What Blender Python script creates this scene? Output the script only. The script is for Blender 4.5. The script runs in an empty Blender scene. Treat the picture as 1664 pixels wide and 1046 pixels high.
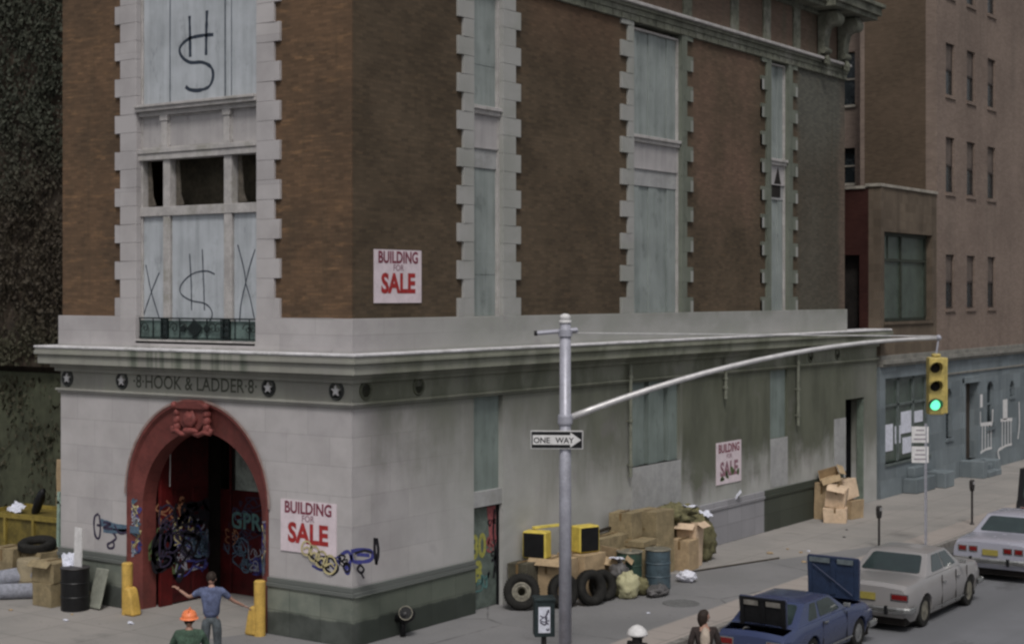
import bpy, bmesh, math, random
from math import sin, cos, pi, radians, sqrt, atan2
from mathutils import Vector, Matrix, Euler, noise as mnoise
random.seed(7)
S = bpy.context.scene
COL = S.collection

# ------------------------------------------------------------ camera, world, sun, exposure
H = 6.8
CAMX, CAMY = 19.886, -22.842
ANG = radians(35.2)
cam = bpy.data.objects.new('camera', bpy.data.cameras.new('camera'))
COL.objects.link(cam)
cam.location = (CAMX, CAMY, H)
cam.rotation_euler = (radians(90), 0, ANG)
cam.data.sensor_width = 36
cam.data.lens = 36 * 2541 / 1664
cam.data.shift_y = -45.5 / 1664
cam.data.clip_end = 3000
S.camera = cam

SUN_EL, SUN_AZ = radians(54), radians(143)      # azimuth measured clockwise from +Y
W = bpy.data.worlds.new('World'); S.world = W; W.use_nodes = True
nt = W.node_tree; nt.nodes.clear()
sky = nt.nodes.new('ShaderNodeTexSky'); sky.sky_type = 'NISHITA'; sky.sun_disc = False
sky.sun_elevation = SUN_EL; sky.sun_rotation = SUN_AZ
sky.air_density = 1.0; sky.dust_density = 4.0; sky.ozone_density = 1.0
hs = nt.nodes.new('ShaderNodeHueSaturation'); hs.inputs['Saturation'].default_value = 0.28
bg = nt.nodes.new('ShaderNodeBackground'); bg.inputs['Strength'].default_value = 0.078
wo = nt.nodes.new('ShaderNodeOutputWorld')
nt.links.new(sky.outputs[0], hs.inputs['Color']); nt.links.new(hs.outputs[0], bg.inputs[0]); nt.links.new(bg.outputs[0], wo.inputs[0])
sl = bpy.data.lights.new('sun', 'SUN'); sl.energy = 1.45; sl.angle = radians(13); sl.color = (1, .97, .93)
sun = bpy.data.objects.new('sun', sl); COL.objects.link(sun)
sd = Vector((sin(SUN_AZ) * cos(SUN_EL), cos(SUN_AZ) * cos(SUN_EL), sin(SUN_EL)))
sun.rotation_euler = sd.to_track_quat('Z', 'Y').to_euler()
S.view_settings.view_transform = 'Standard'; S.view_settings.look = 'None'
S.view_settings.exposure = 0.13; S.view_settings.gamma = 1
S.render.engine = 'CYCLES'
S.cycles.filter_width = 2.5

# ------------------------------------------------------------ plane back-projection used only to trace painted marks on walls
def PY(px, py, Y=0.0):
    a = (px - 832) / 2541.; b = -(py - 477.5) / 2541.
    dx = -sin(ANG) + a * cos(ANG); dy = cos(ANG) + a * sin(ANG)
    t = (Y - CAMY) / dy
    return (CAMX + t * dx, H + t * b)

# ------------------------------------------------------------ materials
def lin(v):
    v /= 255.
    return v / 12.92 if v <= .04045 else ((v + .055) / 1.055) ** 2.4
def C(r, g, b): return (lin(r), lin(g), lin(b), 1)

class NT:
    def __init__(s, name):
        s.m = bpy.data.materials.new(name); s.m.use_nodes = True
        s.t = s.m.node_tree; s.n = s.t.nodes; s.p = s.n['Principled BSDF']
    def link(s, a, b): s.t.links.new(a, b)
    def _set(s, inp, v):
        if hasattr(v, 'is_linked') or isinstance(v, bpy.types.NodeSocket): s.link(v, inp)
        else: inp.default_value = v
    def math(s, op, a, b=0.0, clamp=False):
        n = s.n.new('ShaderNodeMath'); n.operation = op; n.use_clamp = clamp
        s._set(n.inputs[0], a); s._set(n.inputs[1], b); return n.outputs[0]
    def mul(s, a, b): return s.math('MULTIPLY', a, b)
    def add(s, a, b): return s.math('ADD', a, b)
    def step(s, v, a, b, lo=0., hi=1.):
        n = s.n.new('ShaderNodeMapRange'); n.interpolation_type = 'SMOOTHSTEP'
        s._set(n.inputs[0], v); n.inputs[1].default_value = a; n.inputs[2].default_value = b
        n.inputs[3].default_value = lo; n.inputs[4].default_value = hi; return n.outputs[0]
    def pos(s):
        g = s.n.new('ShaderNodeNewGeometry'); q = s.n.new('ShaderNodeSeparateXYZ'); s.link(g.outputs['Position'], q.inputs[0])
        return g.outputs['Position'], q.outputs[0], q.outputs[1], q.outputs[2]
    def obj(s):
        g = s.n.new('ShaderNodeTexCoord'); return g.outputs['Object']
    def comb(s, x, y, z):
        n = s.n.new('ShaderNodeCombineXYZ'); s._set(n.inputs[0], x); s._set(n.inputs[1], y); s._set(n.inputs[2], z); return n.outputs[0]
    def scale(s, v, sc):
        n = s.n.new('ShaderNodeMapping'); n.inputs['Scale'].default_value = sc; s.link(v, n.inputs[0]); return n.outputs[0]
    def noise(s, v, sc, det=4., rough=.6, dist=0.):
        n = s.n.new('ShaderNodeTexNoise'); s.link(v, n.inputs['Vector']); n.inputs['Scale'].default_value = sc
        n.inputs['Detail'].default_value = det; n.inputs['Roughness'].default_value = rough; n.inputs['Distortion'].default_value = dist
        return n.outputs['Fac']
    def mix(s, f, a, b, mode='MIX'):
        n = s.n.new('ShaderNodeMix'); n.data_type = 'RGBA'; n.blend_type = mode
        s._set(n.inputs[0], f); s._set(n.inputs[6], a); s._set(n.inputs[7], b); return n.outputs[2]
    def bump(s, h, st=.3, d=.02):
        n = s.n.new('ShaderNodeBump'); n.inputs['Strength'].default_value = st; n.inputs['Distance'].default_value = d
        s.link(h, n.inputs['Height']); s.link(n.outputs[0], s.p.inputs['Normal'])
    def out(s, col, rough=.8, metal=0., spec=.3):
        s._set(s.p.inputs['Base Color'], col); s._set(s.p.inputs['Roughness'], rough)
        s.p.inputs['Metallic'].default_value = metal; s.p.inputs['Specular IOR Level'].default_value = spec
        return s.m
    def brick(s, vec, w, h, mortar, c1, c2, cm, off=.5, smooth=.1):
        n = s.n.new('ShaderNodeTexBrick'); s.link(vec, n.inputs['Vector'])
        n.inputs['Color1'].default_value = c1; n.inputs['Color2'].default_value = c2; n.inputs['Mortar'].default_value = cm
        n.inputs['Scale'].default_value = 1; n.inputs['Mortar Size'].default_value = mortar; n.inputs['Mortar Smooth'].default_value = smooth
        n.inputs['Brick Width'].default_value = w; n.inputs['Row Height'].default_value = h; n.offset = off
        return n.outputs['Color'], n.outputs['Fac']

def plain(name, rgb, rough=.7, var=.25, sc=6., metal=0., spec=.3, dirt=None, bump=.0):
    """a worn paint / cloth / wood surface: base colour broken by two scales of noise"""
    t = NT(name); o = t.obj()
    a = t.noise(o, sc, 5, .65); b = t.noise(o, sc * 6, 3, .6)
    f = t.math('ADD', t.mul(a, .7), t.mul(b, .3))
    f = t.step(f, .3, .7)
    c0 = C(*[max(0, v * (1 - var)) for v in rgb]); c1 = C(*[min(255, v * (1 + var * .6)) for v in rgb])
    col = t.mix(f, c0, c1)
    if dirt:
        m = t.step(t.noise(o, sc * .6, 6, .7), .5, .7)
        col = t.mix(t.mul(m, .7), col, C(*dirt))
    if bump: t.bump(b, bump, .02)
    return t.out(col, rough, metal, spec)

def streaky(name, rgb, dark, rough=.6):
    t = NT(name); p, x, y, z = t.pos()
    u = t.add(x, y)
    v = t.comb(t.mul(u, 3.2), 0.0, t.mul(z, .22))
    a = t.step(t.noise(v, 1.6, 5, .6), .35, .68)
    b = t.step(t.noise(t.comb(u, 0., z), 1.1, 5, .6), .35, .7)
    col = t.mix(t.mul(a, .65), C(*rgb), C(*dark)); col = t.mix(t.mul(b, .35), col, C(*[min(255, q * 1.22) for q in rgb]))
    st = t.step(t.noise(t.comb(t.mul(u, 1.4), 9., t.mul(z, .7)), 2.2, 6, .7), .56, .7); col = t.mix(t.mul(st, .4), col, C(*[q * .72 for q in dark]))
    return t.out(col, rough, 0, .35)

def mat_brick(name='fire_station_brick'):
    t = NT(name); p, x, y, z = t.pos(); u = t.add(x, y)
    uv = t.comb(u, z, 0.)
    c, f = t.brick(uv, .215, .072, .010, (.76, .76, .76, 1), (1.14, 1.11, 1.08, 1), (.9, .9, .92, 1))
    n1 = t.noise(t.comb(u, z, 0.), .55, 6, .62); n2 = t.noise(t.comb(t.mul(u, .8), t.mul(z, 4.), 0.), 1.6, 5, .7)
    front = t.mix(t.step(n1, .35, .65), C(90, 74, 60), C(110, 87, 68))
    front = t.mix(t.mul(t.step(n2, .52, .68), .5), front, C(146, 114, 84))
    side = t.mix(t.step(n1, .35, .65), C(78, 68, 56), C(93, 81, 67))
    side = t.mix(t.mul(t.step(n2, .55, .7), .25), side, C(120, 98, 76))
    rev = t.mix(t.step(n1, .3, .65), C(92, 79, 66), C(110, 90, 77))
    gr = t.mix(t.step(n1, .35, .65), C(80, 75, 66), C(87, 83, 74)); gr = t.mix(t.mul(t.step(z, 10., 13.), .6), gr, C(98, 100, 94))
    n3 = t.noise(p, .6, 4, .6)
    yy = t.add(y, t.mul(t.add(n3, -.5), 1.2))
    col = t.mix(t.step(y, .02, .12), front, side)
    mred = t.mul(t.mul(t.step(yy, 13.3, 14.2), t.step(yy, 17.9, 16.6)), t.step(t.add(z, t.mul(t.add(n1, -.5), 5.)), 7.5, 10.5))
    col = t.mix(mred, col, rev)
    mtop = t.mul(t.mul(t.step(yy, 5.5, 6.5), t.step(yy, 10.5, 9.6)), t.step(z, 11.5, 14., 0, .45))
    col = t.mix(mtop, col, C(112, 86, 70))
    col = t.mix(t.step(yy, 19.9, 20.5), col, gr)
    endm = t.mul(t.step(yy, 23.0, 23.5), t.step(z, 16, 9)); col = t.mix(endm, col, C(100, 88, 78))
    vst = t.noise(t.comb(t.mul(u, 2.2), t.mul(z, .15), 0.), 1.5, 4, .6)
    col = t.mix(t.mul(t.step(vst, .52, .7), .35), col, C(78, 68, 56))
    col = t.mix(1.0, col, c, 'MULTIPLY')
    t.bump(f, -.35, .01)
    return t.out(col, .9, 0, .15)

def mat_stone(name='fire_station_stone', kind='wall'):
    """pale limestone; the ashlar joints, and grime with a shape of its own running along the street side"""
    t = NT(name); p, x, y, z = t.pos(); u = t.add(x, y)
    uv = t.comb(u, z, 0.)
    bw, bh = (1.15, .575) if kind == 'wall' else (1.9, 3.0)
    c, f = t.brick(uv, bw, bh, .008, (.92, .92, .93, 1), (1.05, 1.05, 1.05, 1), (.78, .78, .78, 1), .5, .5)
    n1 = t.noise(uv, .9, 6, .6); n2 = t.noise(uv, 5., 5, .65)
    base = t.mix(t.step(n1, .3, .7), C(160, 156, 156), C(180, 176, 176))
    base = t.mix(t.mul(n2, .3), base, C(186, 180, 178))
    base = t.mix(1.0, base, c, 'MULTIPLY')
    streak = t.noise(t.comb(t.mul(u, 1.1), t.mul(z, .35), 3.), 1.1, 6, .62)
    blot = t.noise(t.comb(t.mul(u, .55), t.mul(z, .8), 7.), 1., 6, .6, .4)
    zz = t.add(z, t.mul(t.add(streak, -.5), 3.2)); zz = t.add(zz, t.mul(t.add(blot, -.5), 2.2))
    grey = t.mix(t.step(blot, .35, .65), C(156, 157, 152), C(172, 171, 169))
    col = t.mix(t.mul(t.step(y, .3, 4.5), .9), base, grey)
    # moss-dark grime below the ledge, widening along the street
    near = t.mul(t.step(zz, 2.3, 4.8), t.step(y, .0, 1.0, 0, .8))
    fzs = t.mul(t.mul(t.step(z, 4.5, 4.7), t.step(y, .0, .5, 0, .95)), t.step(z, 5.3, 5.1)); near = t.math('MAXIMUM', near, fzs)  # side frieze: grime, with the ledge's shade painted into the colour too
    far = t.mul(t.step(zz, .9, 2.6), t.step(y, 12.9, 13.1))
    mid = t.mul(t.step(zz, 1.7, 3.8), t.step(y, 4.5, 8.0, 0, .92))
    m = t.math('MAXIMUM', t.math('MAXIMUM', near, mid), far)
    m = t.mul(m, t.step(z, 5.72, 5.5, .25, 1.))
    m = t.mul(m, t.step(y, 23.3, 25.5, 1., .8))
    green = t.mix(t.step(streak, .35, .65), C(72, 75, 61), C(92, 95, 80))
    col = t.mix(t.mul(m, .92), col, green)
    # frieze and ledge grime on the front
    fz = t.mul(t.mul(t.step(z, 4.45, 4.75), t.step(z, 5.74, 5.55)), .8)
    n4 = t.noise(t.comb(t.mul(u, .9), t.mul(z, .5), 1.), 1.2, 5, .6)
    col = t.mix(t.mul(fz, t.step(n4, .2, .7, .55, 1.)), col, t.mix(t.step(n4, .4, .6), C(112, 114, 98), C(138, 139, 126)))
    drip = t.mul(t.mul(t.step(x, -6.35, -6.1), t.step(x, -2.3, -2.6)), t.mul(t.step(z, 5.15, 5.3), t.step(z, 5.72, 5.6)))
    drip = t.mul(drip, t.mul(t.step(y, .05, .0), t.step(t.noise(t.comb(t.mul(u, 2.6), 0., 5.), 1.4, 4, .6), .44, .6)))
    col = t.mix(t.mul(drip, .75), col, C(84, 92, 80))
    # upper quoins of the far bays darkened
    up = t.mul(t.step(y, 9.7, 12.9, 0, .5), t.step(streak, .4, .6)); up = t.mul(up, t.step(z, 6.0, 6.4))
    col = t.mix(up, col, C(104, 108, 98))
    dk = t.mul(t.step(n1, .58, .72), .3); col = t.mix(dk, col, C(128, 122, 126))
    t.bump(t.add(t.mul(n2, .6), t.mul(f, -.8)), .25, .01)
    return t.out(col, .85, 0, .2)

def mat_plinth():
    t = NT('fire_station_plinth_paint'); p, x, y, z = t.pos(); u = t.add(x, y); uv = t.comb(u, z, 0.)
    c, f = t.brick(uv, .82, .5, .012, (.86, .86, .86, 1), (1.08, 1.08, 1.08, 1), (.7, .7, .7, 1), .0, .3)
    n1 = t.noise(uv, 1.6, 6, .6)
    zz = t.add(z, t.mul(t.add(n1, -.5), .2))
    lo = t.mix(t.step(n1, .35, .65), C(66, 70, 66), C(84, 88, 84))
    hi = t.mix(t.step(n1, .35, .65), C(104, 110, 102), C(124, 128, 118))
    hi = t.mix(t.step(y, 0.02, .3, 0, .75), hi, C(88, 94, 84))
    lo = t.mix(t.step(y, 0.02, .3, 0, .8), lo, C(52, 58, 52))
    col = t.mix(t.step(zz, .44, .5), lo, hi)
    far = t.step(y, 17.75, 17.8); col = t.mix(far, col, C(66, 70, 62))
    pale = t.mul(t.step(y, 9, 11.5), t.step(y, 17.8, 17.75)); col = t.mix(pale, col, t.mix(n1, C(130, 130, 134), C(156, 154, 158)))
    col = t.mix(1., col, c, 'MULTIPLY')
    band = t.mul(t.step(z, .955, .965), t.step(y, 6., 5.)); col = t.mix(band, col, C(98, 101, 98))
    t.bump(t.add(n1, t.mul(f, -.5)), .2, .02)
    return t.out(col, .7, 0, .3)

def mat_other_brick(name, ca, cb, streakc, bw=.215, bh=.072, fac=.5):
    t = NT(name); p, x, y, z = t.pos(); u = t.add(x, y); uv = t.comb(u, z, 0.)
    c, f = t.brick(uv, bw, bh, .012, (.85, .85, .85, 1), (1.12, 1.12, 1.12, 1), (1.02, 1.0, .98, 1))
    n1 = t.noise(uv, .35, 7, .62); v = t.noise(t.comb(t.mul(u, 1.2), t.mul(z, .12), 0.), 1.2, 5, .6); n3 = t.noise(uv, 3., 5, .7)
    col = t.mix(t.step(n1, .35, .65), C(*ca), C(*cb))
    col = t.mix(t.mul(t.step(v, .5, .7), fac), col, C(*streakc))
    col = t.mix(t.mul(t.step(n3, .5, .75), .25), col, C(*[min(255, q * 1.2) for q in cb]))
    col = t.mix(1., col, c, 'MULTIPLY'); t.bump(f, -.3, .01)
    return t.out(col, .9, 0, .12)

def mat_pavement():
    t = NT('pavement_concrete'); p, x, y, z = t.pos()
    n1 = t.noise(p, .35, 6, .6); n2 = t.noise(p, 2.2, 6, .65); n3 = t.noise(p, 18, 3, .6)
    con = t.mix(t.step(n1, .35, .65), C(132, 129, 126), C(148, 143, 139))
    asp = t.mix(t.step(n1, .35, .65), C(108, 108, 110), C(121, 120, 122))
    wob = t.mul(t.add(n2, -.5), .25)
    edge = t.add(y, wob)                       # the patched asphalt ends along a ragged line
    line = t.add(t.mul(x, 2.9), 7.0)
    m = t.step(t.math('SUBTRACT', edge, line), .06, -.06)
    strip = t.step(t.add(x, t.mul(wob, .4)), 3.85, 3.97)
    m = t.mul(m, t.math('SUBTRACT', 1., strip))
    m2 = t.math('SUBTRACT', 1., t.mul(t.step(y, -4.2, -4.1), 1.))
    col = t.mix(m, con, asp)
    warm = t.mul(strip, .8); col = t.mix(warm, col, t.mix(n1, C(150, 141, 136), C(164, 153, 146)))
    st = t.step(t.noise(t.scale(p, (.7, 1.5, 1)), .8, 5, .65), .55, .72)
    col = t.mix(t.mul(st, .5), col, C(92, 91, 90))
    sp = t.step(t.noise(p, 7, 2, .5), .68, .74); col = t.mix(t.mul(sp, .5), col, C(70, 68, 66))
    col = t.mix(t.mul(n3, .25), col, C(168, 165, 160))
    # joints of the slabs beyond the patch
    jt = t.n.new('ShaderNodeTexBrick'); t.link(t.comb(x, y, 0.), jt.inputs['Vector'])
    jt.inputs['Scale'].default_value = 1; jt.inputs['Brick Width'].default_value = 1.55; jt.inputs['Row Height'].default_value = 1.55
    jt.inputs['Mortar Size'].default_value = .014; jt.offset = 0
    j = t.mul(jt.outputs['Fac'], t.math('SUBTRACT', 1., m)); col = t.mix(t.mul(j, .45), col, C(88, 86, 84))
    # a crack or two across the patch
    w = t.n.new('ShaderNodeTexVoronoi'); w.feature = 'DISTANCE_TO_EDGE'; t.link(t.scale(p, (.16, .16, 0.)), w.inputs['Vector']); w.inputs['Scale'].default_value = 1.3
    ck = t.step(t.add(w.outputs['Distance'], t.mul(t.add(n2, -.5), .03)), .006, .001)
    col = t.mix(t.mul(t.mul(ck, m), .6), col, C(70, 70, 70))
    t.bump(t.add(n3, n2), .2, .01)
    return t.out(col, .9, 0, .15)

def mat_road():
    t = NT('road_asphalt'); p, x, y, z = t.pos()
    n1 = t.noise(p, .3, 6, .6); n2 = t.noise(p, 3, 6, .7); n3 = t.noise(p, 40, 2, .6)
    col = t.mix(t.step(n1, .35, .65), C(100, 101, 105), C(114, 115, 120))
    lane = t.noise(t.scale(p, (1.2, .06, 1)), .8, 4, .6); col = t.mix(t.mul(t.step(lane, .45, .65), .5), col, C(92, 93, 97))
    st = t.step(t.noise(t.scale(p, (1., .5, 1)), .9, 4, .6), .62, .72); col = t.mix(t.mul(st, .5), col, C(54, 54, 55))
    gut = t.mul(t.step(t.add(x, t.mul(t.add(n2, -.5), .5)), 6.1, 5.3), t.step(x, 4.8, 4.9)); col = t.mix(t.mul(gut, .8), col, C(72, 70, 66))
    col = t.mix(t.mul(n3, .3), col, C(130, 130, 130))
    t.bump(t.add(n3, t.mul(n2, .5)), .3, .01)
    return t.out(col, .8, 0, .25)

def mat_glass(name, rgb=(20, 24, 26), rough=.12):
    t = NT(name); o = t.obj(); n = t.noise(o, 3, 4, .6)
    col = t.mix(n, C(*rgb), C(*[v * 1.8 + 8 for v in rgb])); r = t.step(n, .3, .7, rough, rough + .2)
    return t.out(col, r, 0, .6)

def mat_paint(name, rgb, rough=.35, dirt=(90, 85, 80), spec=.5, metal=0.):
    t = NT(name); o = t.obj(); n = t.noise(o, 2.2, 6, .65); q = t.n.new('ShaderNodeSeparateXYZ'); t.link(o, q.inputs[0])
    low = t.step(t.add(q.outputs[2], t.mul(t.add(n, -.5), .5)), .7, .15, .0, .55)
    m = t.math('MAXIMUM', low, t.step(n, .55, .8, 0, .35))
    col = t.mix(m, C(*rgb), C(*dirt)); r = t.add(t.mul(m, .35), rough)
    t.p.inputs['Coat Weight'].default_value = .5; t.p.inputs['Coat Roughness'].default_value = .12
    return t.out(col, r, metal, spec)

M = {}
M['brick'] = mat_brick(); M['stone'] = mat_stone(); M['trim'] = mat_stone('fire_station_trim', 'trim'); M['plinth'] = mat_plinth()
M['board'] = streaky('window_board_grey', (168, 172, 177), (134, 139, 142))
M['board_low'] = streaky('ground_board_green_grey', (118, 128, 124), (90, 100, 95))
M['board_side'] = streaky('window_board_side', (136, 142, 140), (104, 112, 109))
M['panel'] = streaky('painted_panel', (163, 159, 159), (142, 139, 139))
M['frame'] = plain('painted_frame', (172, 168, 166), .6, .12, 3, dirt=(138, 136, 126))
M['void'] = plain('dark_interior', (34, 30, 28), .9, .4, 2)
M['brown_room'] = plain('dim_room', (80, 74, 62), .9, .3, 2)
M['red'] = plain('arch_red_paint', (108, 58, 54), .6, .15, 2.5, dirt=(88, 54, 50), bump=.2)
M['door_red'] = plain('door_dark_red', (68, 18, 20), .5, .3, 2, dirt=(40, 14, 15))
M['iron'] = plain('green_black_iron', (24, 32, 32), .5, .3, 10)
M['iron_back'] = plain('weathered_green_board', (96, 112, 108), .7, .25, 4)
M['black'] = plain('black_paint', (22, 22, 24), .45, .4, 6)
M['medal'] = plain('dark_medallion', (58, 60, 58), .6, .3, 8)
M['white'] = plain('white_paint', (208, 206, 206), .6, .08, 8)
M['letter'] = plain('incised_letters', (74, 76, 66), .8, .2, 10)
M['sign'] = plain('sign_board_white', (214, 200, 206), .55, .06, 3)
M['signred'] = plain('sign_red_lettering', (160, 48, 48), .6, .2, 12)
M['signpurple'] = plain('sign_purple_lettering', (124, 58, 74), .6, .2, 12)
M['signgrey'] = plain('sign_faded_lettering', (142, 104, 116), .6, .2, 12)
M['steel'] = plain('painted_steel_grey', (164, 164, 174), .4, .1, 4, metal=.2, dirt=(138, 138, 144))
M['steel_light'] = plain('galvanised_steel', (196, 194, 194), .35, .08, 6, metal=.3)
M['yellow'] = plain('signal_yellow', (180, 162, 96), .45, .15, 5, dirt=(136, 122, 76))
M['bollard'] = plain('bollard_yellow', (198, 162, 84), .55, .14, 5, dirt=(164, 134, 70))
M['chrome'] = plain('chrome', (176, 176, 174), .25, .15, 6, metal=.85, spec=.6)
M['rubber'] = plain('tyre_rubber', (33, 32, 30), .85, .35, 9, bump=.3)
M['meter0'] = plain('grey_print', (140, 132, 140), .7, .1, 12)
M['rim'] = plain('dirty_wheel_rim', (128, 124, 112), .5, .3, 9, metal=.3)
M['glass'] = mat_glass('dark_glass'); M['carglass'] = mat_glass('car_glass', (24, 32, 32), .03); M['carglass'].node_tree.nodes['Principled BSDF'].inputs['Specular IOR Level'].default_value = 1.0; M['carglass'].node_tree.nodes['Principled BSDF'].inputs['Coat Weight'].default_value = .6
M['plate'] = plain('yellow_licence_plate', (150, 138, 72), .5, .1, 20)
M['tail'] = plain('red_tail_lamp', (110, 24, 24), .25, .2, 20, spec=.6)
M['card'] = plain('cardboard', (168, 146, 116), .85, .14, 3, dirt=(136, 118, 92))
M['card_light'] = plain('cardboard_pale', (204, 180, 154), .85, .1, 3, dirt=(176, 152, 126))
M['card_olive'] = plain('cardboard_olive', (140, 126, 98), .85, .18, 3, dirt=(112, 102, 80))
M['crate'] = plain('dark_stained_crate', (84, 80, 68), .85, .25, 3)
M['tape'] = plain('packing_tape', (120, 98, 68), .4, .1, 10)
M['wood'] = plain('weathered_wood', (118, 104, 84), .85, .25, 8)
M['graybag'] = plain('grey_plastic_bag', (92, 90, 90), .5, .3, 7, bump=.5)
M['creambag'] = plain('cream_sack', (176, 172, 138), .8, .12, 7, bump=.5)
M['whitebag'] = plain('white_plastic_bag', (212, 212, 222), .45, .08, 9, bump=.4)
M['olivebag'] = plain('olive_canvas', (108, 104, 76), .9, .3, 6, bump=.6)
M['paper'] = plain('crumpled_paper', (206, 208, 220), .8, .1, 8)
M['carpet'] = plain('grey_carpet', (138, 140, 150), .95, .15, 12, bump=.4)
M['drumgreen'] = plain('green_steel_drum', (50, 72, 62), .5, .25, 4, dirt=(66, 62, 52))
M['drumblue'] = plain('blue_steel_drum', (70, 84, 92), .5, .22, 4, dirt=(74, 70, 64))
M['drumblack'] = plain('black_steel_drum', (24, 24, 26), .45, .3, 4)
M['skip'] = plain('olive_yellow_skip', (104, 92, 46), .6, .25, 3, dirt=(78, 70, 42))
M['mint'] = plain('mint_frame_paint', (146, 166, 154), .6, .15, 6)
M['skin'] = plain('skin', (158, 122, 106), .55, .06, 8)
M['shirt_blue'] = plain('faded_blue_shirt', (98, 106, 136), .9, .3, 7, bump=.8)
M['denim'] = plain('blue_denim', (54, 66, 96), .9, .35, 7, bump=.8)
M['grey_trouser'] = plain('grey_trousers', (84, 90, 94), .9, .3, 7, bump=.8)
M['jacket_green'] = plain('green_work_jacket', (72, 92, 78), .9, .35, 7, bump=.8)
M['orange'] = plain('orange_hard_hat', (236, 132, 84), .35, .06, 8, spec=.5)
M['hair'] = plain('dark_brown_hair', (46, 36, 30), .7, .3, 20)
M['vest'] = plain('dark_brown_vest', (52, 44, 42), .85, .35, 7, bump=.8)
M['cream_shirt'] = plain('cream_blouse', (178, 164, 150), .9, .12, 10)
M['navy'] = plain('navy_trousers', (30, 34, 52), .9, .2, 10)
M['shoe'] = plain('brown_shoe', (50, 42, 38), .6, .2, 10)
M['store'] = mat_other_brick('storefront_blue_grey_paint', (104, 112, 116), (120, 128, 132), (92, 100, 104), .9, .6, .4)
M['store_dark'] = plain('storefront_green_glass', (74, 84, 76), .3, .2, 2, spec=.5)
M['tall_side'] = mat_other_brick('tall_building_brown_brick', (82, 71, 60), (93, 80, 68), (74, 64, 54))
M['tall_front'] = mat_other_brick('tall_building_pink_brick', (116, 103, 95), (128, 114, 105), (102, 93, 86))
M['low_front'] = mat_other_brick('low_building_tan_render', (90, 80, 70), (104, 93, 81), (72, 64, 56), .5, .3)
M['gap_red'] = mat_other_brick('gap_wall_dark_red', (50, 30, 28), (62, 38, 34), (38, 24, 24))
M['mortar_light'] = plain('pale_coping', (150, 144, 134), .8, .15, 4)
M['left_wall'] = plain('mossy_render', (70, 73, 58), .95, .3, .5, dirt=(54, 53, 44), bump=.4)
M['lamp_green'] = None
t = NT('green_signal_lens'); t.out(C(80, 220, 170), .3); t.p.inputs['Emission Color'].default_value = C(110, 255, 190); t.p.inputs['Emission Strength'].default_value = 1.3; M['lamp_green'] = t.m

M['cornice'] = plain('grimy_cornice_stone', (106, 107, 95), .85, .28, 1.6, dirt=(142, 140, 132))
M['jamb_dark'] = streaky('mossy_jamb_stone', (104, 108, 98), (80, 84, 74), .85)

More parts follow.
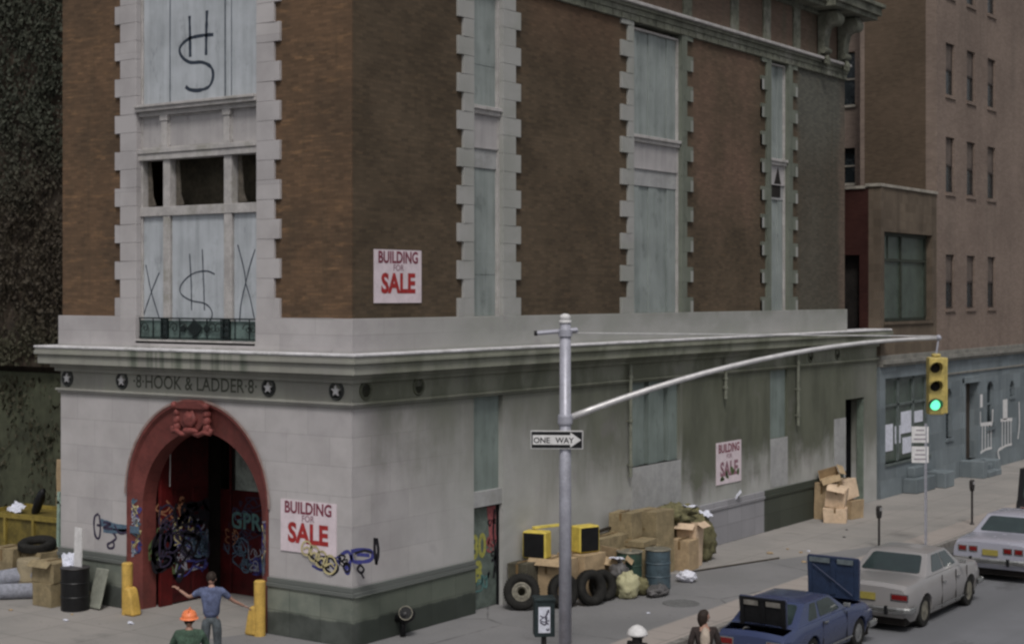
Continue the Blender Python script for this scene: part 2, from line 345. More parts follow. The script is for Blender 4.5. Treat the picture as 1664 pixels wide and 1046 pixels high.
# ------------------------------------------------------------ mesh builder
class MB:
    def __init__(s): s.v = []; s.f = []; s.mi = []; s.cur = 0; s.tf = None; s.cuts = []
    def add(s, vs, fs):
        b = len(s.v); s.cuts.append((b, len(s.f)))
        for q in vs:
            q = Vector(q)
            if s.tf is not None: q = s.tf @ q
            s.v.append(tuple(q))
        for f in fs: s.f.append([i + b for i in f]); s.mi.append(s.cur)
        return s
    def box(s, x0, x1, y0, y1, z0, z1):
        if x0 > x1: x0, x1 = x1, x0
        if y0 > y1: y0, y1 = y1, y0
        if z0 > z1: z0, z1 = z1, z0
        v = [(x, y, z) for z in (z0, z1) for x, y in ((x0, y0), (x1, y0), (x1, y1), (x0, y1))]
        return s.add(v, [(3, 2, 1, 0), (4, 5, 6, 7), (0, 1, 5, 4), (1, 2, 6, 5), (2, 3, 7, 6), (3, 0, 4, 7)])
    def obox(s, c, d, rz=0, rx=0, ry=0):
        m = Matrix.Translation(c) @ Euler((rx, ry, rz)).to_matrix().to_4x4(); x, y, z = [q / 2 for q in d]
        v = [m @ Vector((a, b, e)) for e in (-z, z) for a, b in ((-x, -y), (x, -y), (x, y), (-x, y))]
        return s.add(v, [(3, 2, 1, 0), (4, 5, 6, 7), (0, 1, 5, 4), (1, 2, 6, 5), (2, 3, 7, 6), (3, 0, 4, 7)])
    def prism(s, poly, axis, a, b):
        """poly of (u, z) (axis x or y) or (x, y) (axis z), extruded from a to b"""
        n = len(poly)
        def P(q, w): return {'y': (q[0], w, q[1]), 'x': (w, q[0], q[1]), 'z': (q[0], q[1], w)}[axis]
        v = [P(q, a) for q in poly] + [P(q, b) for q in poly]
        f = [list(range(n)), list(range(2 * n - 1, n - 1, -1))] + [[i, (i + 1) % n, n + (i + 1) % n, n + i][::-1] for i in range(n)]
        return s.add(v, f)
    def tube(s, pts, r, n=10, caps=True):
        pts = [Vector(p) for p in pts]; rs = r if isinstance(r, (list, tuple)) else [r] * len(pts)
        v = []; f = []; prev = None
        for i, p in enumerate(pts):
            d = (pts[min(i + 1, len(pts) - 1)] - pts[max(i - 1, 0)]).normalized()
            if prev is None: a = d.orthogonal().normalized()
            else: a = (prev - d * prev.dot(d)).normalized()
            prev = a; b = d.cross(a)
            for k in range(n):
                t = 2 * pi * k / n; v.append(p + (a * cos(t) + b * sin(t)) * rs[i])
        for i in range(len(pts) - 1):
            for k in range(n): f.append((i * n + k, i * n + (k + 1) % n, (i + 1) * n + (k + 1) % n, (i + 1) * n + k))
        if caps: f.append(list(range(n))[::-1]); f.append([(len(pts) - 1) * n + k for k in range(n)])
        return s.add(v, f)
    def lathe(s, prof, c=(0, 0, 0), axis=(0, 0, 1), n=24, close=False):
        """prof: (radius, height) along axis"""
        q = Vector((0, 0, 1)).rotation_difference(Vector(axis)).to_matrix().to_4x4(); m = Matrix.Translation(c) @ q
        v = []; f = []
        for r, h in prof:
            for k in range(n):
                t = 2 * pi * k / n; v.append(m @ Vector((r * cos(t), r * sin(t), h)))
        L = len(prof)
        for i in range(L - 1 if not close else L):
            j = (i + 1) % L
            for k in range(n): f.append((i * n + k, i * n + (k + 1) % n, j * n + (k + 1) % n, j * n + k))
        if not close:
            if prof[0][0] > 1e-4: f.append(list(range(n))[::-1])
            if prof[-1][0] > 1e-4: f.append([(L - 1) * n + k for k in range(n)])
        return s.add(v, f)
    def ball(s, c, r, nu=14, nv=9, bump=0, seed=0):
        rx, ry, rz = r if isinstance(r, (list, tuple)) else (r, r, r); v = []; f = []
        for j in range(nv + 1):
            ph = pi * j / nv
            for i in range(nu):
                th = 2 * pi * i / nu; d = Vector((sin(ph) * cos(th), sin(ph) * sin(th), cos(ph)))
                k = 1 + bump * mnoise.noise(d * 2.3 + Vector((seed, seed * 2, 0))) + bump * .6 * mnoise.noise(d * 6 + Vector((seed, 0, 3)))
                v.append((c[0] + d.x * rx * k, c[1] + d.y * ry * k, c[2] + d.z * rz * k))
        for j in range(nv):
            for i in range(nu): f.append((j * nu + i, (j + 1) * nu + i, (j + 1) * nu + (i + 1) % nu, j * nu + (i + 1) % nu))
        return s.add(v, f)
    def each(s, name, mats, parent=None, step=1, **k):
        cuts = s.cuts[::step] + [(len(s.v), len(s.f))]; out = []
        for (va, fa), (vb, fb) in zip(cuts, cuts[1:]):
            m = MB(); m.v = s.v[va:vb]; m.f = [[i - va for i in f] for f in s.f[fa:fb]]; m.mi = s.mi[fa:fb]
            out.append(m.build(name, mats, parent, **k))
        return out
    def build(s, name, mats, parent=None, smooth=False, bevel=0, bseg=2, weld=True, loc=None, rot=None, subsurf=0):
        me = bpy.data.meshes.new(name); me.from_pydata(s.v, [], s.f)
        if not isinstance(mats, (list, tuple)): mats = [mats]
        for m in mats: me.materials.append(m)
        if len(mats) > 1: me.polygons.foreach_set('material_index', s.mi)
        bm = bmesh.new(); bm.from_mesh(me)
        if weld: bmesh.ops.remove_doubles(bm, verts=bm.verts, dist=1e-5)
        bmesh.ops.recalc_face_normals(bm, faces=bm.faces)
        bm.to_mesh(me); bm.free()
        if smooth: me.polygons.foreach_set('use_smooth', [True] * len(me.polygons))
        o = bpy.data.objects.new(name, me); COL.objects.link(o)
        if parent: o.parent = parent
        if loc: o.location = loc
        if rot: o.rotation_euler = rot
        if bevel:
            b = o.modifiers.new('bevel', 'BEVEL'); b.width = bevel; b.segments = bseg; b.limit_method = 'ANGLE'; b.angle_limit = radians(35)
        if subsurf:
            b = o.modifiers.new('sub', 'SUBSURF'); b.levels = subsurf; b.render_levels = subsurf
        if smooth == 'auto':
            pass
        return o

def tag(o, label=None, cat=None, group=None, kind=None):
    if label: o['label'] = label
    if cat: o['category'] = cat
    if group: o['group'] = group
    if kind: o['kind'] = kind
    return o
def thing(name, label, cat, loc=(0, 0, 0), rz=0, group=None):
    o = bpy.data.objects.new(name, None); COL.objects.link(o); o.empty_display_size = .3
    o.location = loc; o.rotation_euler = (0, 0, rz)
    return tag(o, label, cat, group)
def copy_tree(o, parent=None):
    c = o.copy(); COL.objects.link(c); c.parent = parent
    for ch in list(o.children): copy_tree(ch, c)
    return c

def wall(mb, axis, pos, thick, u0, u1, z0, z1, holes=()):
    """a wall in the plane axis=pos; its outer face at pos, its body reaching pos+thick; rectangular holes (ua,ub,za,zb)"""
    us = sorted({u0, u1} | {h[0] for h in holes} | {h[1] for h in holes}); zs = sorted({z0, z1} | {h[2] for h in holes} | {h[3] for h in holes})
    us = [u for u in us if u0 <= u <= u1]; zs = [z for z in zs if z0 <= z <= z1]
    def P(u, w, z): return (u, w, z) if axis == 'y' else (w, u, z)
    def hole(i, j):
        if i < 0 or j < 0 or i >= len(us) - 1 or j >= len(zs) - 1: return True
        u = (us[i] + us[i + 1]) / 2; z = (zs[j] + zs[j + 1]) / 2
        return any(h[0] < u < h[1] and h[2] < z < h[3] for h in holes)
    a, b = pos, pos + thick
    for i in range(len(us) - 1):
        for j in range(len(zs) - 1):
            if hole(i, j): continue
            A, B, D, E = us[i], us[i + 1], zs[j], zs[j + 1]
            mb.add([P(A, a, D), P(B, a, D), P(B, a, E), P(A, a, E)], [(0, 1, 2, 3)]); mb.add([P(A, b, D), P(B, b, D), P(B, b, E), P(A, b, E)], [(3, 2, 1, 0)])
            if hole(i - 1, j): mb.add([P(A, a, D), P(A, b, D), P(A, b, E), P(A, a, E)], [(0, 1, 2, 3)])
            if hole(i + 1, j): mb.add([P(B, a, D), P(B, b, D), P(B, b, E), P(B, a, E)], [(3, 2, 1, 0)])
            if hole(i, j - 1): mb.add([P(A, a, D), P(B, a, D), P(B, b, D), P(A, b, D)], [(0, 1, 2, 3)])
            if hole(i, j + 1): mb.add([P(A, a, E), P(B, a, E), P(B, b, E), P(A, b, E)], [(3, 2, 1, 0)])
    return mb

def catmull(pts, n=6):
    if len(pts) < 3: return [tuple(p) for p in pts]
    out = []; P = [pts[0]] + list(pts) + [pts[-1]]
    for i in range(1, len(P) - 2):
        for k in range(n):
            t = k / n; r = []
            for c in range(len(pts[0])):
                a, b, d, e = P[i - 1][c], P[i][c], P[i + 1][c], P[i + 2][c]
                r.append(.5 * (2 * b + (d - a) * t + (2 * a - 5 * b + 4 * d - e) * t * t + (3 * b - a - 3 * d + e) * t ** 3))
            out.append(tuple(r))
    out.append(tuple(pts[-1])); return out

def stroke(mb, pts, w, to3d, th=.003, smooth=True):
    """a brush or spray stroke: a thin ribbon of paint lying on a wall; to3d(u, z, offset) -> point"""
    q = catmull(pts) if smooth else pts; n = len(q); v = []; f = []
    for i, p in enumerate(q):
        a = q[max(i - 1, 0)]; b = q[min(i + 1, n - 1)]; dx, dz = b[0] - a[0], b[1] - a[1]; L = sqrt(dx * dx + dz * dz) or 1
        ww = w * (1 + .35 * mnoise.noise(Vector((p[0] * 9, p[1] * 9, n * .37)))) ; nx, nz = -dz / L * ww / 2, dx / L * ww / 2
        v += [to3d(p[0] + nx, p[1] + nz, th), to3d(p[0] - nx, p[1] - nz, th)]
    for i in range(n - 1): f.append((2 * i, 2 * i + 1, 2 * i + 3, 2 * i + 2))
    return mb.add(v, f)

_txt = {}
def text(mb, s, size, org, to3d, th=.004, align='CENTER', bold=0., sx=1.):
    """lettering as thin raised paint"""
    key = (s, align, bold)
    if key not in _txt:
        cu = bpy.data.curves.new('t', 'FONT'); cu.body = s; cu.size = 1; cu.align_x = align; cu.offset = bold; cu.resolution_u = 3
        o = bpy.data.objects.new('t', cu); COL.objects.link(o); bpy.context.view_layer.update()
        me = o.evaluated_get(bpy.context.evaluated_depsgraph_get()).to_mesh()
        _txt[key] = ([tuple(v.co) for v in me.vertices], [tuple(p.vertices) for p in me.polygons])
        o.to_mesh_clear() if hasattr(o, 'to_mesh_clear') else None
        bpy.data.objects.remove(o); bpy.data.curves.remove(cu)
    vs, fs = _txt[key]
    return mb.add([to3d(org[0] + v[0] * size * sx, org[1] + v[1] * size, th) for v in vs], fs)

def ONY(Y): return lambda u, z, o: (u, Y - o, z)          # wall facing -Y
def ONX(X): return lambda u, z, o: (X + o, u, z)          # wall facing +X (u is y, reads left to right as y grows)

# ============================================================ THE SETTING
KX, KY = 4.93, -4.2
mb = MB(); mb.box(-400, 400, -400, 500, -.6, -.14); tag(mb.build('road', mat_road()), kind='structure')
R = 1.2; poly = [(-120, KY)] + [(KX - R + R * sin(a), KY + R - R * cos(a)) for a in [pi / 2 * i / 8 for i in range(9)]] + [(KX, 160), (-120, 160)]
mb = MB(); mb.prism(poly, 'z', -.16, 0); tag(mb.build('pavement', mat_pavement(), bevel=.02), kind='structure')
M['kerb'] = plain('kerb_stone', (132, 128, 124), .85, .2, 4, dirt=(96, 92, 88))
mb = MB(); mb.box(KX - .16, KX + .012, KY + R, 159, -.15, .006); mb.box(-119, KX - R, KY - .012, KY + .16, -.15, .006)
tag(mb.build('kerb', M['kerb'], bevel=.015), kind='structure')

# ============================================================ FIRE STATION
FS = thing('fire_station', 'brick and limestone fire station with boarded windows, HOOK & LADDER lettering and a red arch', 'building')
XL = -8.62; YE = 23.7; YG = 26.2; ZB = 6.32
# ground storey
mb = MB()
AX0, AX1, AC, AR, ASP = -6.4, -2.2, -4.3, 2.1, 2.49
wall(mb, 'y', 0, .45, XL, -.45, 0, 5.2, [(AX0, AX1, 0, 4.6)])
def arch_pts(cx, hw, zs, rise, n=24, a0=0., a1=pi): return [(cx - hw * cos(a0 + (a1 - a0) * i / n), zs + rise * sin(a0 + (a1 - a0) * i / n)) for i in range(n + 1)]
lp = arch_pts(AC, AR, ASP, 2.1, 14, 0, pi / 2); mb.prism([(AX0, 4.6)] + [(AX0, ASP)] + lp[1:-1] + [(AC, 4.6)], 'y', 0, .45)
rp = arch_pts(AC, AR, ASP, 2.1, 14, pi / 2, pi); mb.prism([(AC, 4.6)] + rp[1:-1] + [(AX1, ASP), (AX1, 4.6)], 'y', 0, .45)
B1, B2, B3, DR = (3.94, 5.0), (10.5, 12.95), (18.25, 19.4), (23.65, 25.15)
wall(mb, 'x', 0, -.45, 0, YG, 0, 5.2, [(B1[0], B1[1], 0, 4.6), (B2[0], B2[1], 2.5, 4.6), (B3[0], B3[1], 2.62, 4.6), (DR[0], DR[1], 0, 3.46)])
mb.box(XL, XL + .3, .45, YG, 0, 5.2); mb.box(XL + .3, -.45, YG - .3, YG, 0, 5.2)
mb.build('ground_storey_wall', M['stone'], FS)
# pale panels at bay openings
mb = MB(); mb.box(-.3, -.02, B1[0] + .002, B1[1] - .002, 2.23, 2.56); mb.box(-.3, -.012, B2[0] - .0, B2[1], 2.40, 2.5)
mb.box(-.02, .012, B2[0], B2[1], 1.16, 2.5); mb.box(-.02, .008, B3[0], B3[1], 1.22, 2.62)
M['patch'] = plain('pale_cement_patch', (158, 158, 158), .85, .1, 1.5, dirt=(138, 138, 134)); mb.each('cement_panel', M['patch'], FS)
# plinth
def plinth(mb, axis, a, b, s):
    for z0, z1, d in ((0, .955, .05), (.955, 1.04, .085), (1.04, 1.14, .06)):
        if axis == 'y': mb.box(a, b, -d, -.0, z0, z1)
        else: mb.box(0, d, a, b, z0, z1)
mb = MB(); plinth(mb, 'y', XL - .04, AX0, 1)
mb.build('plinth', M['plinth'], FS, bevel=.012)
mb = MB()
for z0, z1, d in ((0, .955, .05), (.955, 1.04, .085), (1.04, 1.14, .06)): mb.box(AX1, d, -d, 0, z0, z1); mb.box(0, d, 0, B1[0], z0, z1)
mb.build('plinth', M['plinth'], FS, bevel=.012)
mb = MB()
for z0, z1, d in ((0, .955, .05), (.955, 1.04, .085), (1.04, 1.14, .06)): mb.box(0, d - .01, 12.9, 23.4, z0, z1 + .04 * (z1 > 1.1))
mb.build('plinth', M['plinth'], FS, bevel=.012)
# string moulding, ledge
def ring(mb, p, z0, z1, y1=YG, xl=XL):
    poly = [(xl - p, -p), (p, -p), (p, y1 + (p if p > .2 else 0)), (0.0, y1 + (p if p > .2 else 0)), (0.0, 0.0), (xl, 0.0), (xl, .5), (xl - p, .5)]
    mb.prism(poly, 'z', z0, z1)
mb = MB(); ring(mb, .05, 4.60, 4.65); ring(mb, .09, 4.65, 4.70); mb.build('string_moulding', M['stone'], FS, bevel=.01)
mb = MB(); ring(mb, .10, 5.08, 5.17); ring(mb, .17, 5.17, 5.25); ring(mb, .36, 5.25, 5.46); ring(mb, .42, 5.46, 5.54); ring(mb, .40, 5.54, 5.60)
mb.build('ledge', M['trim'], FS, bevel=.012)
M['ledge_top'] = plain('weathered_ledge_top', (204, 202, 204), .8, .12, 2, dirt=(146, 146, 140))
mb = MB(); p = .425
mb.prism([(XL - p, -p), (p, -p), (p, YG + .3), (-.5, YG + .3), (-.5, .5), (XL - p, .5)], 'z', 5.6, 5.655); mb.build('ledge_coping', M['ledge_top'], FS, bevel=.02)
# storey-floor slabs keep the inside dark
mb = MB(); mb.box(XL + .3, -.46, .46, YG - .31, 5.0, 5.199); mb.box(XL + .3, -.46, .46, YE - .31, 16.6, 16.8); mb.build('floor_slab', M['void'], FS)
# base band of the upper storeys
mb = MB(); wall(mb, 'y', -.04, .5, XL - .04, -.46, 5.655, ZB, [(-6.11, -2.54, 5.8, ZB)])
wall(mb, 'x', .04, -.5, -.04, YE, 5.655, ZB); mb.build('base_band', M['trim'], FS, bevel=.008)
# brick walls
ZT = 13.55
mb = MB(); wall(mb, 'y', .05, .4, XL, -.45, ZB, ZT, [(-6.63, -2.06, ZB, ZT)])
wall(mb, 'x', -.05, -.4, .05, YE, ZB, ZT, [(3.57, 5.49, ZB, ZT), (10.32, 13.3, ZB, ZT), (18.03, 19.75, ZB, ZT)])
mb.box(XL, XL + .3, .45, YE, ZB, ZT); mb.box(XL + .3, -.45, YE - .3, YE, ZB, ZT)
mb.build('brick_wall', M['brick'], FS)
# quoined jambs
def quoin(axis, a, b, tooth, depth=.42, dark=False):
    """stone jamb from a to b with long-and-short teeth reaching to `tooth`"""
    mb = MB(); lo, hi = min(a, b), max(a, b); tm = MB() if dark else mb
    edge = lo if tooth < lo else hi
    def bx(u0, u1, z0, z1, o):
        if axis == 'y': mb.box(u0, u1, -o, depth, z0, z1)
        else: mb.box(-depth, o, u0, u1, z0, z1)
    z = ZB; k = 0
    while z < ZT - .01:
        z1 = min(z + .395, ZT); bx(lo, hi, z + (.004 if k else 0), z1, .012 if k % 2 else .015)
        if k % 2 == 0:
            if axis == 'y': mb.box(min(edge, tooth), max(edge, tooth), -.015, .06, z + .004, z1)
            else: tm.box(-.06, .015, (min(edge, tooth) if not dark or tooth < lo else tooth - .14), (max(edge, tooth) if not dark or tooth > hi else tooth + .14), z + .004, z1 - (.1 if dark else 0)); mb.box(-.06, .012, min(edge, tooth), max(edge, tooth), z + .004, z1) if dark else None
        z = z1; k += 1
    if dark: o = mb.build('quoin', M['jamb_dark'], FS); tm.each('quoin_end', M['trim'], o); return o
    return mb.build('quoin', M['trim'], FS, bevel=.006)
quoin('y', -6.63, -6.11, -6.80); quoin('y', -2.54, -2.06, -1.90)
for a, b, t_, in ((3.57, 3.94, 3.39), (5.49, 5.0, 5.68), (10.32, 10.59, 10.0), (13.3, 13.03, 13.63), (18.03, 18.31, 17.71), (19.75, 19.46, 20.09)): quoin('x', a, b, t_, dark=a > 13)
# ------------- front window bay
RY = .16
def bar(mb, x0, x1, y0, y1, z0, z1): mb.box(x0, x1, y0, y1, z0, z1)
w = MB(); x0, x1 = -6.11, -2.54
for a, b in ((-5.40, -5.20), (-3.58, -3.36)): w.box(a, b, .10, .30, 5.8, 9.66)
w.box(x0, x1, .085, .30, 8.46, 8.66)
w.box(x0, x0 + .05, .12, .3, 5.8, 13.5); w.box(x1 - .05, x1, .12, .3, 5.8, 13.5)
fr = w.build('window', M['frame'], FS, bevel=.01); fr['label'] = 'tall window bay above the arch with spray painted boards'
w = MB(); w.box(x0, x1, -.04, .34, 5.74, 5.83); w.build('sill', M['frame'], fr, bevel=.008)
w = MB(); w.box(x0, x1, .05, .34, 9.66, 9.80); w.box(x0, x1, .02, .34, 9.80, 9.90); w.build('window_head', M['frame'], fr, bevel=.008)
w = MB()
w.box(x0, x1, -.06, .34, 10.70, 10.78); w.box(x0, x1, -.10, .34, 10.78, 10.84); w.box(x0, x1, .04, .34, 10.6, 10.70)
w.build('sill', M['frame'], fr, bevel=.008)
w = MB(); w.box(x0, x1, .14, .3, 9.90, 10.6); w.build('spandrel_panel', M['panel'], fr)
w = MB()
for a, b in ((-5.42, -5.24), (-3.55, -3.38)): w.box(a, b, .06, .2, 9.90, 10.6); w.box(a - .03, b + .03, .04, .2, 10.48, 10.6); w.box(a - .03, b + .03, .04, .2, 9.90, 9.98)
for a, b in ((-6.08, -5.42), (-5.24, -3.55), (-3.38, -2.57)):
    w.box(a, b, .12, .16, 10.56, 10.6); w.box(a, b, .12, .16, 9.90, 9.93); w.box(a, a + .03, .12, .16, 9.93, 10.56); w.box(b - .03, b, .12, .16, 9.93, 10.56)
w.build('pilaster', M['frame'], fr, bevel=.006)
w = MB()
for a, b in ((-6.06, -5.42), (-5.18, -3.60), (-3.34, -2.59)): w.box(a, b, RY, .22, 5.9, 8.46)
w.build('boarding', M['board'], fr, bevel=.004)
w = MB()
for a, b, o in ((-6.06, -5.235, 0), (-5.225, -3.595, -.01), (-3.585, -2.59, .004)): w.box(a, b, RY + o, .22, 10.84, 13.5)
w.build('boarding', M['board'], fr, bevel=.004)
w = MB(); w.box(-5.245, -5.215, RY - .018, RY, 10.84, 13.5); w.box(-3.605, -3.575, RY - .018, RY, 10.84, 13.5); w.box(-3.42, -3.405, RY - .01, RY + .01, 10.84, 13.5)
w.build('batten', plain('grey_batten', (104, 110, 116), .7, .2, 4), fr)
w = MB(); w.box(x0 + .05, x1 - .05, .9, .95, 8.5, 9.8); w.box(x0 + .05, x1 - .05, .3, .95, 9.8, 9.85); w.build('dim_room', M['brown_room'], fr)
w = MB()
for a in (-6.05, -5.18, -3.33): w.prism([(a, 9.66), (a + .10, 9.66), (a + .16, 8.9), (a + .25, 8.70), (a + .02, 8.68)], 'y', .26, .28)
w.each('torn_curtain', plain('torn_curtain_cloth', (88, 82, 74), .9, .25, 8), fr)
# spray paint on the boards
g = MB(); T = ONY(RY - .008)
def ZP(lst, sx, ox, oy, Y): return [PY(ox + a / sx, oy + b / sx, Y) for a, b in lst]
for L_ in ([(955, 156), (905, 160), (845, 175), (806, 213), (812, 252), (850, 280), (905, 280), (945, 303), (953, 345), (935, 388), (890, 405), (850, 402), (830, 388)], [(848, 72), (850, 160), (851, 256)], [(926, 48), (923, 150), (922, 248)]):
    stroke(g, ZP(L_, 2.753, 0, 0, RY - .01), .075, T)
g.build('graffiti', plain('dark_blue_spray', (46, 54, 66), .6, .25, 14), fr)['label'] = 'large dark dollar sign sprayed on the upper boards'
g = MB(); T2 = ONY(RY - .002)
for L_ in ([(968, 292), (930, 278), (870, 290), (820, 335), (815, 378), (860, 410), (925, 425), (955, 460), (948, 500), (905, 525), (862, 515)], [(855, 200), (862, 330), (864, 455)], [(912, 180), (918, 330), (922, 455)]):
    stroke(g, ZP(L_, 2.773, 0, 340, RY), .03, T2)
for L_ in ([(658, 250), (682, 370), (720, 495)], [(718, 285), (680, 380), (640, 500)], [(1072, 160), (1100, 270), (1108, 330)], [(1150, 180), (1128, 250), (1108, 330), (1085, 440), (1078, 590)], [(1108, 335), (1128, 400), (1146, 490)]):
    stroke(g, ZP(L_, 2.773, 0, 340, RY), .03, T2)
g.build('graffiti', plain('thin_blue_spray', (58, 64, 74), .6, .25, 14), fr)['label'] = 'thin dark sprayed dollar sign between two crosses'
# small iron balcony rail
w = MB(); ry = .05
w.box(x0 + .02, x1 - .02, ry - .012, ry + .012, 6.27, 6.30); w.box(x0 + .02, x1 - .02, ry - .012, ry + .012, 5.86, 5.885)
n = 34
for i in range(n + 1):
    xx = x0 + .05 + (x1 - x0 - .1) * i / n
    if i % 4 == 0: w.box(xx - .009, xx + .009, ry - .009, ry + .009, 5.88, 6.28)
def scroll(cx, cz, r, m=1):
    pts = []
    for k in range(26):
        a = k / 25 * 4.2 * pi * .5; rr = r * (1 - k / 32); pts.append((cx + m * rr * cos(a), ry, cz + rr * sin(a)))
    w.tube(pts, .011, 6)
for cx in (-5.9, -5.0, -4.75, -3.85, -3.7, -2.85, -2.7): scroll(cx, 6.08, .13, 1 if random.random() > .5 else -1)
for cx in (-5.30, -3.46):
    for dz in (0, .13, .26): w.lathe([(.035, -.02), (.075, 0), (.035, .02)], (cx, ry, 5.95 + dz), (0, 1, 0), 12)
    w.box(cx - .1, cx - .075, ry - .02, ry + .02, 5.86, 6.30); w.box(cx + .075, cx + .1, ry - .02, ry + .02, 5.86, 6.30)
w.prism([(-4.62, 6.08), (-4.38, 6.26), (-4.14, 6.08), (-4.38, 5.9)], 'y', ry - .014, ry + .014)
w.prism([(-4.86, 6.08), (-4.70, 6.16), (-4.64, 6.08), (-4.70, 6.0)], 'y', ry - .014, ry + .014); w.prism([(-4.12, 6.08), (-4.06, 6.16), (-3.9, 6.08), (-4.06, 6.0)], 'y', ry - .014, ry + .014)
w.build('balcony_railing', M['iron'], FS)
w = MB(); w.box(x0 + .01, x1 - .01, .10, .15, 5.84, 6.24); w.build('sill_boarding', M['iron_back'], FS)
# ------------- side window bays (upper)
def side_bay(y0, y1, top, sill, pan, slats, lab, dark=None):
    w = MB(); w.box(-.34, -.10, y0, y0 + .05, ZB, top); w.box(-.34, -.10, y1 - .05, y1, ZB, top); w.box(-.34, -.10, y0 + .05, y1 - .05, top - .05, top)
    f_ = w.build('window', M['frame'], FS); f_['label'] = lab
    w = MB(); w.box(-.3, -.0, y0, y1, sill - .05, sill + .03); w.box(-.3, -.05, y0, y1, sill - .15, sill - .05); w.build('sill', M['frame'], f_, bevel=.008)
    w = MB(); w.box(-.3, -.12, y0 + .02, y1 - .02, pan, sill - .15); w.box(-.3, -.10, y0 + .02, y1 - .02, pan - .03, pan); w.build('spandrel_panel', M['panel'], f_)
    w = MB(); w.box(-.3, -.14, y0 + .02, y1 - .02, pan - .45, pan - .03); w.build('spandrel_panel', M['patch'], f_)
    w = MB()
    for za, zb in ((ZB, pan - .45), (sill + .03, top - .05)):
        if slats:
            k = slats; ww = (y1 - y0 - .1) / k
            for i in range(k): w.box(-.3, -.16 - (.03 if i % 2 else 0), y0 + .05 + i * ww + .012, y0 + .05 + (i + 1) * ww - .006, za + .005, zb - .005)
        else:
            w.box(-.3, -.17, y0 + .05, y1 - .05, za + .005, zb - .005); w.box(-.17, -.162, (y0 + y1) / 2 - .3, y1 - .06, za + .9, za + 1.4)
    w.build('boarding', M['board_side'] if za else M['board'], f_, bevel=.004)
    w = MB(); w.box(-.34, -.315, y0 + .01, y1 - .01, ZB, top); w.build('dark_backing', M['void'], f_)
    return f_
side_bay(3.94, 5.0, 13.5, 10.82, 9.97, 0, 'narrow boarded window bay nearest the corner')
side_bay(10.59, 13.03, 13.45, 10.75, 9.97, 5, 'wide boarded window bay closed with vertical sheets')
f3 = side_bay(18.31, 19.46, 13.5, 10.7, 10.0, 3, 'narrow boarded window bay at the far end with a broken dark panel')
w = MB(); w.box(-.17, -.13, 18.4, 19.2, 9.62, 9.98); w.prism([(18.75, 10.0), (19.2, 10.0), (19.0, 10.5)], 'x', -.125, -.11); w.build('broken_pane', M['void'], f3)
# ------------- side ground floor boards and doors
w = MB(); w.box(-.3, -.12, B1[0], B1[1], 2.56, 4.6); o = w.build('boarding', M['board_low'], FS, bevel=.004)
w = MB()
k = 5; ww = (B2[1] - B2[0]) / k
for i in range(k): w.box(-.3, -.10 - (.07 if i % 2 else 0), B2[0] + i * ww + .02, B2[0] + (i + 1) * ww - (.10 if i % 2 else 0), 2.5, 4.6)
w.build('boarding', M['board_low'], FS)
w = MB(); w.box(-.3, -.08, B3[0], B3[1], 2.62, 4.6); w.build('boarding', M['board_low'], FS)
w = MB(); w.box(-.3, -.16, B1[0] + .03, B1[1] - .03, .01, 2.19); d1 = w.build('door', plain('grey_green_side_door', (98, 108, 102), .6, .2, 4, dirt=(78, 84, 80)), FS); d1['label'] = 'narrow side door covered with graffiti'
w = MB(); w.box(-.3, -.10, B1[0], B1[0] + .03, 0, 2.23); w.box(-.3, -.10, B1[1] - .03, B1[1], 0, 2.23); w.box(-.3, -.1, B1[0] + .03, B1[1] - .03, 2.19, 2.23); w.build('frame', M['black'], d1)
T = ONX(-.155)
def scribble(mb, u0, u1, z0, z1, n, wd, T, loops=5, seed=0):
    r = random.Random(seed)
    for i in range(n):
        cu = r.uniform(u0, u1); cz = r.uniform(z0, z1); pts = []; a = r.uniform(0, 6); rr = r.uniform(.25, .5) * min(u1 - u0, z1 - z0)
        for k in range(loops):
            pts.append((min(u1, max(u0, cu + rr * cos(a) * r.uniform(.4, 1))), min(z1, max(z0, cz + rr * sin(a) * r.uniform(.3, .9))))); a += r.uniform(1., 2.4); cu += r.uniform(-.02, .06)
        stroke(mb, pts, wd * r.uniform(.7, 1.3), T)
def GM(n, rgb): return plain(n, rgb, .6, .2, 14)
M['g_yellow'] = GM('yellow_spray', (158, 156, 82)); M['g_pink'] = GM('pink_spray', (150, 84, 86)); M['g_black'] = GM('black_spray', (34, 32, 38)); M['g_teal'] = GM('teal_spray', (92, 128, 126))
M['g_blue'] = GM('blue_spray', (64, 66, 128)); M['g_cream'] = GM('cream_spray', (184, 172, 130)); M['g_white'] = GM('white_spray', (150, 152, 164)); M['g_slate'] = GM('slate_blue_spray', (84, 104, 122)); M['g_green'] = GM('green_spray', (92, 108, 72)); M['g_tan'] = GM('tan_spray', (150, 104, 78))
M['g_navy'] = GM('dim_violet_spray', (58, 52, 72))
g = MB(); text(g, '80', .72, (4.30, 1.12), T, .004, bold=.03, sx=.8); text(g, '8', .6, (4.28, .62), T, .004, bold=.05); g.build('graffiti', M['g_yellow'], d1)
g = MB(); g.prism([(4.62, 2.18), (4.95, 2.18), (4.95, 1.3), (4.72, 1.5)], 'x', -.159, -.155); scribble(g, 4.6, 4.95, .9, 1.5, 3, .05, T, seed=3); g.build('graffiti', M['g_pink'], d1)
g = MB(); T_ = ONX(-.150); scribble(g, 4.65, 4.93, .5, 1.9, 6, .045, T_, seed=8); stroke(g, [(4.9, 2.1), (4.85, 1.6), (4.93, 1.1), (4.86, .6)], .06, T_); g.build('graffiti', M['g_black'], d1)
g = MB(); scribble(g, 4.05, 4.6, .3, .8, 3, .05, ONX(-.153), seed=12); g.build('graffiti', M['g_teal'], d1)
